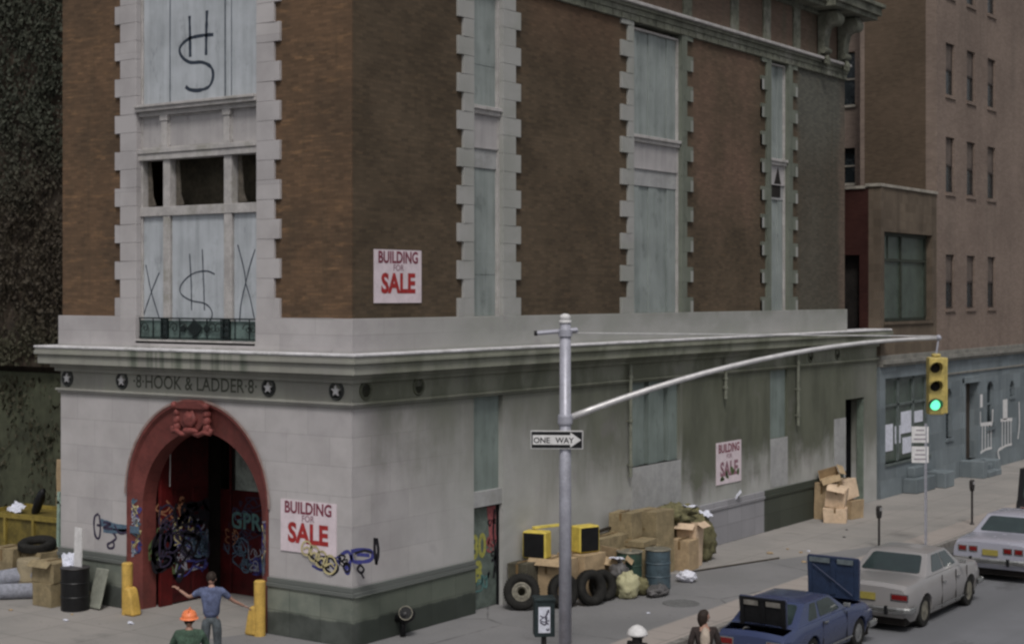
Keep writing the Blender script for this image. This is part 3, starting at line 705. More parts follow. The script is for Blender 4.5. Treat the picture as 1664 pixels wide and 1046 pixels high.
w = MB(); w.box(-2.4, -2.36, DR[0] - .1, DR[1] + .1, 0, 3.6); w.box(-2.36, -.452, DR[0] - .1, DR[0] - .02, 0, 3.6); w.box(-2.36, -.452, DR[1] + .02, DR[1] + .1, 0, 3.6); w.box(-2.36, -.452, DR[0] - .02, DR[1] + .02, 3.5, 3.6); w.build('dark_doorway', M['black'], FS)
w = MB(); w.box(-.24, -.02, DR[1] - .05, DR[1] - .005, .02, 3.4); w.build('door', plain('pale_green_door', (104, 114, 104), .7, .15, 3), FS, rot=None)['label'] = 'pale door edge at the far end of the side wall'
w = MB(); w.box(0, .02, DR[0] - .9, DR[0] - .02, 1.22, 2.9); w.build('cement_panel', M['patch'], FS)
# downpipes
def pipe(y, z0, z1, r=.045):
    w = MB(); w.tube([(.10, y, z1), (.10, y, z0)], r, 10)
    for z in (z0 + .3, (z0 + z1) / 2, z1 - .3): w.lathe([(r + .02, -.03), (r + .02, .03)], (.10, y, z), (0, 0, 1), 12); w.box(0, .1, y - .02, y + .02, z - .02, z + .02)
    w.build('downpipe', M['pipe'], FS, smooth=False)
M['pipe'] = plain('pale_pipe_paint', (120, 122, 110), .6, .15, 5, dirt=(88, 90, 78))
pipe(10.27, 2.3, 5.06); pipe(15.3, 3.95, 5.06); pipe(19.92, 2.9, 5.06)
# frieze medallions + lettering
w = MB()
for cx in (-8.38, -6.57, -2.20, -.39): w.lathe([(.001, .0), (.13, .0), (.14, .03), (.18, .03), (.19, .0)], (cx, -.0, 4.92), (0, -1, 0), 28)
w.each('medallion', M['medal'], FS)
w = MB()
for cx in (-8.38, -6.57, -2.20, -.39):
    pts = []
    for k in range(10):
        rr = .115 if k % 2 == 0 else .05; a = pi / 2 + k * pi / 5; pts.append((cx + rr * cos(a), 4.92 + rr * sin(a)))
    w.prism(pts, 'y', -.045, -.004)
w.each('star', M['white'], FS)
w = MB()
for cy in (.40, 2.05, 21.0, 23.0): w.lathe([(.13, .0), (.13, .025), (.18, .025), (.19, .0)], (0, cy, 4.92), (1, 0, 0), 28)
w.each('wreath', plain('mossy_wreath', (88, 90, 76), .8, .2, 12), FS)
w = MB(); text(w, '·8·HOOK & LADDER·8·', .40, (-4.37, 4.79), ONY(-.001), .004, bold=.008, sx=.93)
w.build('lettering', M['letter'], FS)
# ------------- red arch surround
def arch_strip(mb, hw0, zs0, r0, y0, hw1, zs1, r1, y1, n=40):
    A = [(AC - hw0, 0)] + arch_pts(AC, hw0, zs0, r0, n) + [(AC + hw0, 0)]; B = [(AC - hw1, 0)] + arch_pts(AC, hw1, zs1, r1, n) + [(AC + hw1, 0)]
    v = [(a[0], y0, a[1]) for a in A] + [(b[0], y1, b[1]) for b in B]; m = len(A)
    mb.add(v, [(i, i + 1, m + i + 1, m + i) for i in range(m - 1)])
w = MB(); arch_strip(w, 2.10, 2.49, 2.1, -.03, 2.10, 2.49, 2.1, .3); arch_strip(w, 2.10, 2.49, 2.1, -.03, 2.04, 2.49, 2.03, -.03)
arch_strip(w, 2.04, 2.49, 2.03, -.03, 2.0, 2.47, 1.98, .04); arch_strip(w, 2.0, 2.47, 1.98, .04, 1.78, 2.2, 1.72, .14); arch_strip(w, 1.78, 2.2, 1.72, .14, 1.76, 2.2, 1.70, .5)
w.build('arch_surround', M['red'], FS, smooth=False)
w = MB()
for k in range(2): pass
T = ONY(-.03); pts = arch_pts(AC, 2.14, 2.49, 2.11, 40); stroke(w, pts, .05, T, .012, False); w.build('arch_edge_moulding', plain('pinkish_edge', (148, 128, 122), .7, .15, 6), FS)
# crest on the keystone: a shield in a wreath frame with a cap and scrolls
w = MB(); cx = AC + .0
w.prism([(cx - .38, 4.42), (cx + .38, 4.42), (cx + .36, 4.1), (cx + .2, 3.96), (cx, 3.88), (cx - .2, 3.96), (cx - .36, 4.1)], 'y', -.13, .1)
w.prism([(cx - .50, 4.50), (cx - .44, 4.40), (cx + .44, 4.40), (cx + .50, 4.50), (cx + .2, 4.60), (cx - .2, 4.60)], 'y', -.19, .05)
cr = w.build('crest', M['red'], FS, bevel=.03)
w = MB()
for s_ in (-1, 1):
    for zz, rr in ((4.32, .08), (4.17, .09), (4.02, .10)): w.ball((cx + s_ * .44, -.1, zz), (rr, .09, rr), 10, 7, .3, zz)
    w.tube([(cx + s_ * .08, -.12, 3.90), (cx + s_ * .25, -.16, 3.88), (cx + s_ * .42, -.15, 3.95), (cx + s_ * .55, -.12, 3.92), (cx + s_ * .58, -.1, 4.02)], .055, 8)
    w.ball((cx + s_ * .47, -.16, 4.48), .08, 10, 7)
w.ball((cx, -.16, 4.2), (.2, .07, .16), 14, 8, .35, 2); w.ball((cx, -.16, 3.96), (.22, .06, .07), 14, 8, .3, 3)
w.build('crest_carving', plain('faded_red_carving', (122, 66, 62), .65, .25, 8), cr, smooth=True)
# ------------- garage doorway interior
w = MB()
w.box(-6.36, -6.22, .5, 2.6, 0, 4.58)
w.build('side_room_wall', M['void'], FS)
w = MB(); w.box(-6.02, -5.93, .52, .86, 0, 3.9); w.build('door_jamb', plain('jamb_bright_red', (84, 22, 22), .5, .2, 3), FS, bevel=.01)
w = MB(); w.box(-6.02, -5.95, .87, 1.95, .03, 3.85); dl = w.build('garage_door', M['door_red'], FS, bevel=.01); dl['label'] = 'left red garage door leaf swung inwards and covered in graffiti'
w = MB()
for y0_, y1_ in ((.95, 1.38), (1.46, 1.88)):
    for z0_, z1_ in ((.2, 1.3), (1.5, 2.5), (2.7, 3.7)): w.box(-5.95, -5.938, y0_, y1_, z0_, z1_)
w.build('door_panel', plain('door_panel_red', (66, 17, 19), .5, .3, 3), dl, bevel=.006)
w = MB(); w.box(-6.2, -2.2, 2.55, 2.62, .0, 2.35); w.box(-5.86, -5.80, 2.5, 2.55, 0, 3.7); dr = w.build('garage_door', M['door_red'], FS, bevel=.01); dr['label'] = 'dark red inner door with green letter graffiti'
w = MB(); w.box(-5.75, -2.6, 2.56, 2.6, 2.36, 3.9); w.build('pane', plain('dusty_inner_pane', (150, 158, 152), .4, .3, 2), dr)
w = MB(); w.box(-5.78, -5.72, 2.53, 2.64, 2.35, 3.95); w.box(-4.3, -4.24, 2.53, 2.64, 2.35, 3.95); w.build('frame', M['void'], dr)
w = MB(); w.box(-6.2, -.46, 3.4, 3.5, 0, 5.0); w.build('back_partition', M['void'], FS)
w = MB(); w.tube([(-5.90, .75, 2.6), (-5.88, .75, 3.4), (-5.86, .62, 3.58)], .012, 6); w.ball((-5.86, .60, 3.6), .04); w.build('door_chain', M['steel_light'], dl)
# graffiti on the leaf, on the inner door, on the arch and the wall (paint 3 mm proud of each)
T = ONX(-5.934)
for key, box_, n_, wd, sd_ in (('g_white', (.5, 1.85, .7, 1.9), 9, .035, 21), ('g_green', (.2, 1.0, .7, 1.8), 6, .06, 22), ('g_tan', (.2, 1.2, 1.7, 2.3), 5, .045, 23), ('g_black', (.3, 1.9, .8, 2.1), 10, .09, 24), ('g_navy', (.5, 1.9, .9, 2.2), 8, .06, 26), ('g_slate', (1.0, 1.85, .9, 1.6), 5, .04, 27)):
    g = MB(); scribble(g, box_[0], box_[1], box_[2], box_[3], n_, wd, ONX(-5.936 + .002 * (sd_ % 7)), seed=sd_); g.build('graffiti', M[key], dl)
g = MB(); T = ONY(2.545); text(g, 'GPR', .52, (-5.38, 1.50), T, .006, bold=.02); g.build('graffiti', M['g_teal'], dr)
g = MB(); scribble(g, -5.9, -5.5, 1.5, 2.1, 3, .04, T, seed=31); scribble(g, -5.8, -5.2, 1.1, 1.45, 4, .04, T, seed=32); g.build('graffiti', M['g_navy'], dr)
g = MB(); text(g, 'SB', .38, (-4.95, .62), T, .006, bold=.03); scribble(g, -5.15, -4.75, .55, 1.0, 2, .03, T, seed=33); g.build('graffiti', M['g_blue'], dr)
g = MB(); stroke(g, [(-5.9, 1.0), (-5.6, 1.1), (-5.4, .8), (-5.2, .55)], .06, T); scribble(g, -5.6, -5.2, .45, .95, 3, .035, T, seed=34); g.build('graffiti', M['g_slate'], dr)
T = ONY(2.545)
for key, bx4, n_, wd, sd_ in (('g_navy', (-6.1, -4.6, .9, 2.2), 9, .035, 61), ('g_slate', (-6.1, -5.3, .6, 1.9), 6, .03, 62), ('g_blue', (-5.3, -4.6, .5, 1.0), 6, .03, 63), ('g_white', (-5.5, -4.9, .6, 1.1), 4, .025, 64), ('g_tan', (-6.1, -5.6, 1.0, 1.6), 3, .03, 65)):
    g = MB(); scribble(g, bx4[0], bx4[1], bx4[2], bx4[3], n_, wd, ONY(2.545 - .002 * (sd_ - 60)), seed=sd_); g.build('graffiti', M[key], dr)
for key, bx4, n_, wd, sd_ in (('g_white', (.95, 1.9, .5, 1.7), 8, .03, 71), ('g_blue', (.95, 1.9, .6, 2.0), 7, .035, 72), ('g_cream', (.9, 1.5, 1.3, 2.2), 4, .03, 73), ('g_slate', (1.2, 1.9, .5, 1.5), 6, .03, 74), ('g_black', (.9, 1.9, .5, 2.2), 8, .07, 75)):
    g = MB(); scribble(g, bx4[0], bx4[1], bx4[2], bx4[3], n_, wd, ONX(-5.932 + .002 * (sd_ - 70)), seed=sd_); g.build('graffiti', M[key], dl)
SPL = lambda u, z, o: (u, -.03 + max(0, (abs(u - AC) - 1.78)) * 0 + max(0, 2.0 - abs(u - AC)) * .44 + .07 - .012 - o, z)
for key, n_, sd_ in (('g_cream', 5, 81), ('g_blue', 5, 82), ('g_slate', 4, 83), ('g_white', 4, 84)):
    g = MB()
    r9 = random.Random(sd_)
    for k in range(n_):
        for sgn, zlo, zhi in ((-1, 1.2, 2.3), (1, 1.2, 2.1)):
            zc = r9.uniform(zlo, zhi); uc = AC + sgn * r9.uniform(1.83, 1.95)
            stroke(g, [(min(AC - 1.79, uc + r9.uniform(-.12, .1)) if sgn < 0 else max(AC + 1.79, uc + r9.uniform(-.1, .12)), zc + r9.uniform(-.2, .2)) for q in range(4)], .035, SPL, .003)
    g.build('graffiti', M[key], FS)
# wall, left: slate blue trumpet-like figure
T = ONY(-.001)
def Q(lst): return [PY(150 + a / 3.328, 780 + b / 3.328, 0) for a, b in lst]
g = MB(); stroke(g, Q([(45, 225), (120, 250), (190, 262), (255, 270)]), .16, T); stroke(g, Q([(60, 270), (120, 275), (190, 272)]), .10, T); g.build('graffiti', M['g_slate'], FS)
g = MB(); T5 = ONY(-.004)
for L_ in ([(35, 180), (15, 195), (10, 240), (18, 300), (38, 310), (45, 250), (38, 185)], [(25, 240), (45, 245)], [(60, 225), (100, 235), (60, 255), (110, 262)], [(120, 240), (150, 285), (200, 275)], [(115, 285), (130, 310), (110, 330), (85, 345), (90, 365), (115, 362), (118, 335)]):
    stroke(g, Q(L_), .055, T5)
g.build('graffiti', M['g_navy'], FS)
# wall, right: cream lettering over the sign's corner, blue figure, black bar
g = MB()
for cx_, cz_, r_ in ((1165, 365, 26), (1205, 395, 28), (1245, 425, 30), (1290, 455, 34)):
    r_ *= 1.1; stroke(g, Q([(cx_ + r_ * cos(a) * (1 - .05 * (k % 3)), cz_ + r_ * 1.3 * sin(a)) for k, a in enumerate([k * .7 for k in range(10)])]), .045, ONY(.028)); stroke(g, Q([(cx_ - r_ * .6, cz_ + r_ * .2), (cx_ + r_ * .1, cz_ - r_ * .2), (cx_ + r_ * .6, cz_ + r_ * .3)]), .04, ONY(.029))
g_sign_cream = g
g = MB()
scribble(g, -1.3, -.3, 1.25, 1.7, 4, .05, T, seed=92)
for L_ in ([(1345, 400), (1385, 385), (1400, 430), (1370, 480), (1385, 500), (1395, 450)], [(1400, 385), (1450, 375), (1510, 385), (1505, 430), (1420, 440), (1400, 400)], [(1430, 400), (1500, 405)]):
    stroke(g, Q(L_), .075, T)
g.build('graffiti', M['g_blue'], FS)
g = MB()
for L_ in ([(1530, 310), (1528, 380), (1537, 455)], [(1538, 312), (1548, 380), (1537, 455)]): stroke(g, Q(L_), .07, T5)
for L_ in ([(1375, 440), (1360, 470), (1378, 495), (1395, 475), (1375, 440)], [(1450, 455), (1435, 480), (1455, 500), (1470, 480), (1450, 455)], [(1455, 500), (1470, 530)], [(1420, 395), (1470, 380), (1515, 390)], [(1180, 345), (1230, 365), (1280, 375)], [(1150, 380), (1230, 450), (1300, 510)], [(1215, 330), (1260, 380), (1330, 470), (1300, 510)]):
    stroke(g, Q(L_), .05, T5)
scribble(g, -.75, -.12, 1.45, 1.75, 5, .03, T5, seed=91); g.build('graffiti', M['g_black'], FS)
# arch jamb spots
g = MB(); TT = ONY(-.031); scribble(g, -6.37, -6.3, .8, 2.2, 0, .04, TT, seed=41); g2 = MB()
# ------------- roof cornice
mb = MB()
def ring2(mb, p, z0, z1, y1=YE): mb.prism([(XL - (p if p > .2 else 0), -p), (p, -p), (p, y1 + (p if p > .3 else 0)), (-.4, y1 + (p if p > .3 else 0)), (-.4, .4), (XL - (p if p > .2 else 0), .4)], 'z', z0, z1)
ring2(mb, .03, 13.55, 13.72); ring2(mb, .06, 13.72, 13.86); ring2(mb, .12, 13.86, 13.94); mb.build('architrave', M['cornice'], FS, bevel=.01)
mb = MB(); ring2(mb, .2, 13.94, 14.03); mb.build('architrave_moulding', M['frame'], FS, bevel=.02)
mb = MB(); ring2(mb, -.02, 14.03, 15.3)
M['frieze'] = mat_other_brick('frieze_brown_panels', (94, 82, 72), (106, 90, 80), (84, 86, 74)); mb.build('frieze', M['frieze'], FS)
w = MB()
for cy in (.5, 3.6, 5.4, 9.9, 13.3, 16.0, 18.0, 20.0): w.box(-.02, .04, cy - .22, cy + .22, 14.03, 15.3)
for cxx in (-.5, -2.2, -6.4, -8.2): w.box(cxx - .22, cxx + .22, -.04, .02, 14.03, 15.3)
w.each('frieze_pier', M['cornice'], FS, bevel=.01)
mb = MB(); ring2(mb, .08, 15.3, 15.42); ring2(mb, .5, 15.42, 15.56); ring2(mb, .62, 15.56, 15.80); ring2(mb, .72, 15.80, 15.92)
mb.box(.5, .85, 20.9, 24.2, 15.425, 15.565); mb.box(.62, .95, 20.9, 24.3, 15.565, 15.805); mb.box(.72, 1.05, 20.8, 24.4, 15.805, 15.925)
mb.build('roof_cornice', M['cornice'], FS, bevel=.015)
def console(cy):
    w = MB(); w.prism([(0, 15.4), (.62, 15.4), (.66, 15.15), (.5, 14.98), (.32, 14.9), (.24, 14.6), (.22, 14.3), (.1, 14.1), (0, 13.98)], 'y', cy - .2, cy + .2)
    c_ = w.build('console', M['cornice'], FS, bevel=.03)
    w = MB(); w.lathe([(.2, -.24), (.22, 0), (.2, .24)], (.5, cy, 15.16), (0, 1, 0), 20); w.lathe([(.1, -.22), (.1, .22)], (.2, cy, 14.22), (0, 1, 0), 14)
    w.ball((.24, cy, 13.9), (.1, .14, .18), 10, 8, .3, cy); w.each('console_scroll', M['cornice'], c_)
for cy in (21.7, 23.2): console(cy)
mb = MB(); mb.box(XL, .0, .0, .35, 15.92, 17.1); mb.box(-.35, .0, .35, YE, 15.92, 17.1); mb.build('parapet', plain('pale_parapet', (176, 176, 178), .8, .1, 2), FS)
mb = MB(); mb.box(XL, -.46, .46, YG, 5.2, 5.3); mb.build('extension_roof', M['void'], FS)
# wall-top moulding dentils under the architrave on the side
w = MB()
for i in range(56): y = .3 + i * .42; w.box(.03, .045, y, y + .22, 13.56, 13.7)
w.each('dentil', M['cornice'], FS)

# siamese standpipe on the corner
sp = thing('standpipe', 'black fire department standpipe with a bright ring by the corner of the fire station', 'standpipe', (.0, 1.3, 0))
w = MB(); w.tube([(.05, 0, .35), (.30, 0, .35), (.36, 0, .42)], .08, 12); w.tube([(.2, 0, 0), (.2, 0, .35)], .06, 12); w.ball((.3, 0, .44), (.16, .2, .16), 14, 9)
w.build('pipe_body', M['black'], sp, smooth=True)
w = MB(); w.lathe([(.125, .0), (.14, .0), (.14, .05), (.125, .05)], (.36, -.1, .5), (.5, -.8, .3), 22, close=True); w.build('ring', M['rim'], sp)
w = MB(); w.lathe([(.001, .04), (.12, .04), (.124, 0)], (.36, -.1, .5), (.5, -.8, .3), 18); w.build('cap', M['black'], sp)

# ============================================================ SIGNS
def sale_sign(label, w_, h_, to3d, u0, z0, name='for_sale_sign', fade=False, big=True):
    """to3d(u,z,o) with the board's lower-left corner at (u0,z0)"""
    t_ = thing(name, label, 'sign', to3d(u0 + w_ / 2, z0, 0), 0, 'building for sale signs'); base = Vector(t_.location)
    def L3(u, z, o): return tuple(Vector(to3d(u, z, o)) - base)
    mb = MB(); v = [L3(u, z, o) for o in (0.002, .022) for u, z in ((u0, z0), (u0 + w_, z0), (u0 + w_, z0 + h_), (u0, z0 + h_))]
    mb.add(v, [(0, 1, 2, 3), (4, 5, 6, 7), (0, 1, 5, 4), (1, 2, 6, 5), (2, 3, 7, 6), (3, 0, 4, 7)]); mb.build('board', M['sign'], t_)
    c = u0 + w_ / 2
    m = MB(); text(m, 'BUILDING', w_ * .22, (c, z0 + h_ * .755), L3, .026, bold=.03, sx=.86); m.build('lettering', M['signpurple'], t_)
    m = MB(); text(m, 'FOR', w_ * .12, (c, z0 + h_ * .605), L3, .026, bold=.01); m.build('lettering', M['signgrey'], t_)
    m = MB(); text(m, 'SALE', w_ * .36, (c, z0 + h_ * .20), L3, .026, bold=.04, sx=.95); m.build('lettering', M['signred'] if not fade else M['signgrey'], t_)
    return t_
s1 = sale_sign('white BUILDING FOR SALE board beside the red arch, its lower corner sprayed over with graffiti', 1.47, 1.02, ONY(0), -1.86, 1.70)
g_sign_cream.tf = None
m = MB(); m.v = [tuple(Vector(v) - s1.location - Vector((0, .0605, 0))) for v in g_sign_cream.v]; m.f = g_sign_cream.f; m.mi = g_sign_cream.mi; m.build('graffiti', M['g_cream'], s1)
sale_sign('white BUILDING FOR SALE board high on the dark brick wall near the corner', 1.48, 1.06, ONX(-.05), .70, 6.62)
s3 = sale_sign('small faded BUILDING FOR SALE board low on the grimy side wall between two boarded openings', 1.46, 1.14, ONX(.0), 14.92, 1.62, fade=True)
m = MB()
m2 = MB(); L3 = lambda u, z, o: tuple(Vector(ONX(0)(u, z, o)) - s3.location)
scribble(m2, 15.1, 16.2, 1.75, 2.05, 5, .07, lambda u, z, o: L3(u, z, o + .024), seed=5); m2.build('graffiti', M['g_green'], s3)

# ============================================================ NEIGHBOUR BUILDINGS (right)
def sash(mbf, mbg, y0, y1, z0, z1, X, dep=.18):
    mbf.box(X - dep - .04, X - dep, y0, y1, (z0 + z1) / 2 - .03, (z0 + z1) / 2 + .05)
# low building
LB = thing('low_building', 'low tan building with one large green window between the fire station and the tall block', 'building', (0, YG + .28, 0))
def LBm(mb, *a, **k):
    mb.v = [(v[0], v[1] - (YG + .28), v[2]) for v in mb.v]; return mb.build(*a, **k)
Y0, Y1 = YG + .28, 31.77
w = MB(); wall(w, 'x', 0, -.4, Y0, Y1, 4.75, 10.36, [(26.86, 31.34, 5.87, 8.88)]); LBm(w, 'wall', M['low_front'], LB)
w = MB(); wall(w, 'y', Y0, .35, -9, -.4, 0, 10.30, [(-2.2, -.72, 5.3, 8.1)]); LBm(w, 'side_wall', M['gap_red'], LB)
w = MB(); w.box(-2.2, -.72, Y0 + .3, Y0 + .34, 5.3, 8.1); LBm(w, 'dark_opening', M['void'], LB)
w = MB(); w.box(-.5, .06, Y0 - .06, Y1, 10.36, 10.46); w.box(-9, -.5, Y0 - .06, Y0 + .4, 10.30, 10.40); LBm(w, 'coping', M['mortar_light'], LB, bevel=.01)
w = MB(); w.box(-9, -.4, Y0 + .4, Y1, 10.0, 10.2); LBm(w, 'roof', M['void'], LB)
w = MB(); w.box(-.34, -.24, 26.86, 31.34, 5.87, 5.98); w.box(-.34, -.2, 26.86, 31.34, 8.76, 8.88)
for y in (26.86, 28.9, 31.24): w.box(-.34, -.22, y, y + .1, 5.98, 8.76)
w.box(-.34, -.23, 26.96, 31.24, 7.9, 8.0); w.box(-.34, -.26, 27.8, 27.85, 8.0, 8.76); f_ = LBm(w, 'window', plain('dark_green_window_frame', (52, 56, 48), .6, .2, 5), LB)
w = MB(); w.box(-.33, -.29, 26.9, 31.3, 5.9, 8.85); LBm(w, 'pane', M['store_dark'], f_)
w = MB(); w.box(-.3, .06, 26.8, 31.4, 5.77, 5.87); LBm(w, 'sill', M['low_front'], f_)
w = MB(); w.box(0, .03, Y0, Y0 + .28, 4.75, 10.36); LBm(w, 'pilaster', M['low_front'], LB)
w = MB(); wall(w, 'x', 0, -.4, Y0, Y1, 0, 4.37, [(26.95, 31.1, 1.12, 3.97)]); LBm(w, 'shop_front', M['store'], LB)
w = MB(); w.box(-.4, .10, Y0, Y1, 4.37, 4.46); w.box(-.4, .18, Y0, Y1, 4.46, 4.60); w.box(-.4, .06, Y0, Y1, 4.60, 4.75); LBm(w, 'shop_cornice', plain('grey_cornice', (126, 124, 118), .8, .15, 2), LB, bevel=.01)
w = MB()
for y in (26.95, 28.3, 29.7, 30.95): w.box(-.2, -.1, y, y + .14, 1.12, 3.97)
w.box(-.2, -.1, 27.09, 30.95, 3.0, 3.08); w.box(-.22, .05, 26.9, 31.15, 1.04, 1.12); w.box(-.2, -.1, 27.09, 30.95, 3.87, 3.97)
f_ = LBm(w, 'shop_window', plain('shop_frame_paint', (92, 100, 98), .6, .2, 5), LB)
w = MB(); w.box(-.2, -.17, 27, 31, 1.12, 3.95); LBm(w, 'pane', M['store_dark'], f_)
w = MB()
for a, b, c_, d in ((27.1, 28.0, 1.5, 2.4), (28.2, 28.7, 1.7, 2.3), (28.75, 29.9, 2.0, 2.75), (28.9, 29.95, 1.3, 1.85), (29.9, 30.8, 2.3, 2.7)): w.box(-.165, -.15, a, b, c_, d)
LBm(w, 'pasted_paper', M['paper'], f_)
w = MB(); w.box(0, .5, 28.5, 30.3, 0, .5); w.box(0, .28, 28.9, 29.8, .5, .85); w.box(0, .75, 30.6, 31.5, 0, .55); LBm(w, 'cellar_hatch', M['store'], LB, bevel=.03)
# tall building
TB = thing('tall_building', 'tall brown brick block with rows of slim sash windows above a blue grey shop front', 'building', (0, 31.77, 0))
def TBm(mb, *a, **k):
    mb.v = [(v[0], v[1] - 31.77, v[2]) for v in mb.v]; return mb.build(*a, **k)
wins = []
cols = [(32.72, 33.63), (34.98, 35.9), (37.36, 38.28), (44.6, 45.5), (46.9, 47.8), (49.2, 50.1)]
rows = [(6.27, 8.24), (10.5, 12.52), (14.05, 15.95), (17.68, 19.7), (21.3, 23.3)]
holes = [(a, b, c_, d) for a, b in cols for c_, d in rows]
w = MB(); wall(w, 'x', 0, -.4, 31.77, 54, 4.75, 26, holes); TBm(w, 'wall', M['tall_front'], TB)
w = MB(); wall(w, 'y', 31.77, .4, -2.73, -.4, 0, 26); TBm(w, 'side_wall', M['tall_side'], TB)
w = MB(); hs_ = [(-4.3, -3.62, 11.0, 12.33), (-4.3, -3.62, 13.96, 15.97), (-4.3, -3.62, 17.5, 19.5)]; wall(w, 'y', 33.0, .4, -14, -2.73, 0, 26, hs_); w.box(-2.9, -2.73, 31.77, 33, 0, 26)
TBm(w, 'set_back_wall', M['tall_front'], TB)
w = MB(); w.box(-14, -.4, 33.4, 54, 25.6, 26); w.box(-14, -13.6, 33.4, 54, 0, 26); w.box(-13.6, -.4, 53.6, 54, 0, 26); TBm(w, 'roof', M['void'], TB)
for a, b, c_, d in hs_:
    w = MB(); w.box(a, b, 33.25, 33.28, c_, d); o = TBm(w, 'window', M['glass'], TB); w = MB(); w.box(a - .05, b + .05, 32.92, 33.1, c_ - .1, c_); w.box(a, b, 33.2, 33.25, (c_ + d) / 2 - .03, (c_ + d) / 2 + .03); TBm(w, 'sill', M['mortar_light'], o)
M['sashf'] = plain('brown_sash_frame', (64, 56, 52), .6, .2, 6); M['blind'] = plain('drawn_blind', (98, 88, 82), .8, .15, 3)
for (a, b, c_, d) in holes:
    mid = (c_ + d) / 2
    w = MB(); X = -.09
    w.box(X - .06, X, a, a + .06, c_, d); w.box(X - .06, X, b - .06, b, c_, d); w.box(X - .06, X, a + .06, b - .06, c_, c_ + .06); w.box(X - .06, X, a + .06, b - .06, d - .06, d); w.box(X - .05, X + .02, a + .06, b - .06, mid - .04, mid + .04)
    o = TBm(w, 'window', M['sashf'], TB)
    w = MB(); w.box(X - .05, X - .03, a + .06, b - .06, c_ + .06, mid - .04); TBm(w, 'pane', M['glass'], o)
    w = MB(); w.box(X - .045, X - .02, a + .06, b - .06, mid + .04, d - .06); TBm(w, 'blind', M['blind'], o)
    w = MB(); w.box(-.3, .06, a - .06, b + .06, c_ - .12, c_); TBm(w, 'sill', M['tall_front'], o)
w = MB(); wall(w, 'x', 0, -.4, 31.77, 54, 0, 4.37, [(32.72, 33.4, 1.55, 3.35), (34.69, 36.1, .55, 3.47), (37.29, 38.1, 1.63, 3.4), (40.1, 40.7, 2.7, 3.3)]); TBm(w, 'shop_front', M['store'], TB)
w = MB(); w.box(-.4, .10, 31.77, 54, 4.37, 4.46); w.box(-.4, .18, 31.77, 54, 4.46, 4.60); w.box(-.4, .06, 31.77, 54, 4.60, 4.75); w.box(0, .05, 31.77, 54, 3.85, 3.92); TBm(w, 'shop_cornice', plain('grey_cornice_paint', (126, 124, 118), .8, .15, 2), TB, bevel=.01)
for a, b, c_, d in ((32.72, 33.4, 1.55, 3.35), (37.29, 38.1, 1.63, 3.4), (40.1, 40.7, 2.7, 3.3)):
    w = MB(); w.box(-.2, -.16, a, b, c_, d); o = TBm(w, 'shop_window', M['glass'], TB)
    w = MB(); w.box(-.2, .06, a - .08, b + .08, c_ - .12, c_); w.box(-.15, -.12, a, b, (c_ + d) / 2 - .03, (c_ + d) / 2 + .03); r = (b - a) / 2
    pts = [(a, d), (b, d)] + [((a + b) / 2 + r * cos(t_), d - .35 + .35 * sin(t_)) for t_ in [pi * k / 8 for k in range(9)]]
    w.prism([(a, d), (a, d - .35)] + [((a + b) / 2 - r * cos(t_), d - .35 + .35 * sin(t_)) for t_ in [pi * k / 8 for k in range(1, 5)]], 'x', -.14, -.01)
    w.prism([(b, d - .35), (b, d)] + [((a + b) / 2 - r * cos(t_), d - .35 + .35 * sin(t_)) for t_ in [pi * k / 8 for k in range(4, 8)]], 'x', -.14, -.01)
    TBm(w, 'frame', M['store'], o)
w = MB(); w.box(-.34, -.28, 34.69, 36.1, .55, 3.47); o = TBm(w, 'door', plain('brown_shop_door', (62, 54, 48), .6, .25, 3), TB)
w = MB(); w.box(0, .06, 34.5, 34.69, .0, 3.65); w.box(0, .06, 36.1, 36.3, 0, 3.65); w.box(0, .12, 34.5, 36.3, 3.47, 3.7); TBm(w, 'door_frame', M['store'], o)
w = MB(); w.box(-.28, .95, 34.69, 36.1, 0, .2); w.box(-.28, .6, 34.69, 36.1, .2, .38); w.box(-.28, .3, 34.69, 36.1, .38, .55); w.box(0, .9, 34.2, 34.66, 0, .62); w.box(0, .7, 36.15, 36.8, 0, .5); TBm(w, 'step', M['store'], TB, bevel=.02)
# white painted ladder-like marks on the shop wall
T = ONX(.002); g = MB()
for u0, z0, s_ in ((36.6, .75, 1.), (39.0, .7, 1.05)):
    for k in range(4): stroke(g, [(u0 + .1 + k * .35 * s_, z0), (u0 + .12 + k * .34 * s_, z0 + 1.0 * s_)], .10, T, .003, False)
    stroke(g, [(u0 - .1, z0 - .03), (u0 + .6, z0 + .05), (u0 + 1.25 * s_, z0 + .05)], .09, T, .004); stroke(g, [(u0 - .1, z0 + 1.05 * s_), (u0 + 1.3 * s_, z0 + 1.0 * s_)], .14, T, .004, False)
stroke(g, [(36.5, 1.8), (36.48, 2.3)], .12, T); stroke(g, [(37.9, 1.8), (37.95, 2.3)], .12, T); g.box(.002, .006, 36.3, 36.75, 2.45, 2.95)
g.box(.002, .006, 39.2, 39.75, 1.8, 2.6); stroke(g, [(41.1, .9), (41.3, 1.5), (41.25, 2.4)], .12, T); stroke(g, [(39.0, .7), (38.6, .6), (38.8, .2), (38.75, -.0)], .11, T)
g.v = [(v[0], v[1] - 31.77, v[2]) for v in g.v]; g.build('graffiti', M['white'], TB)

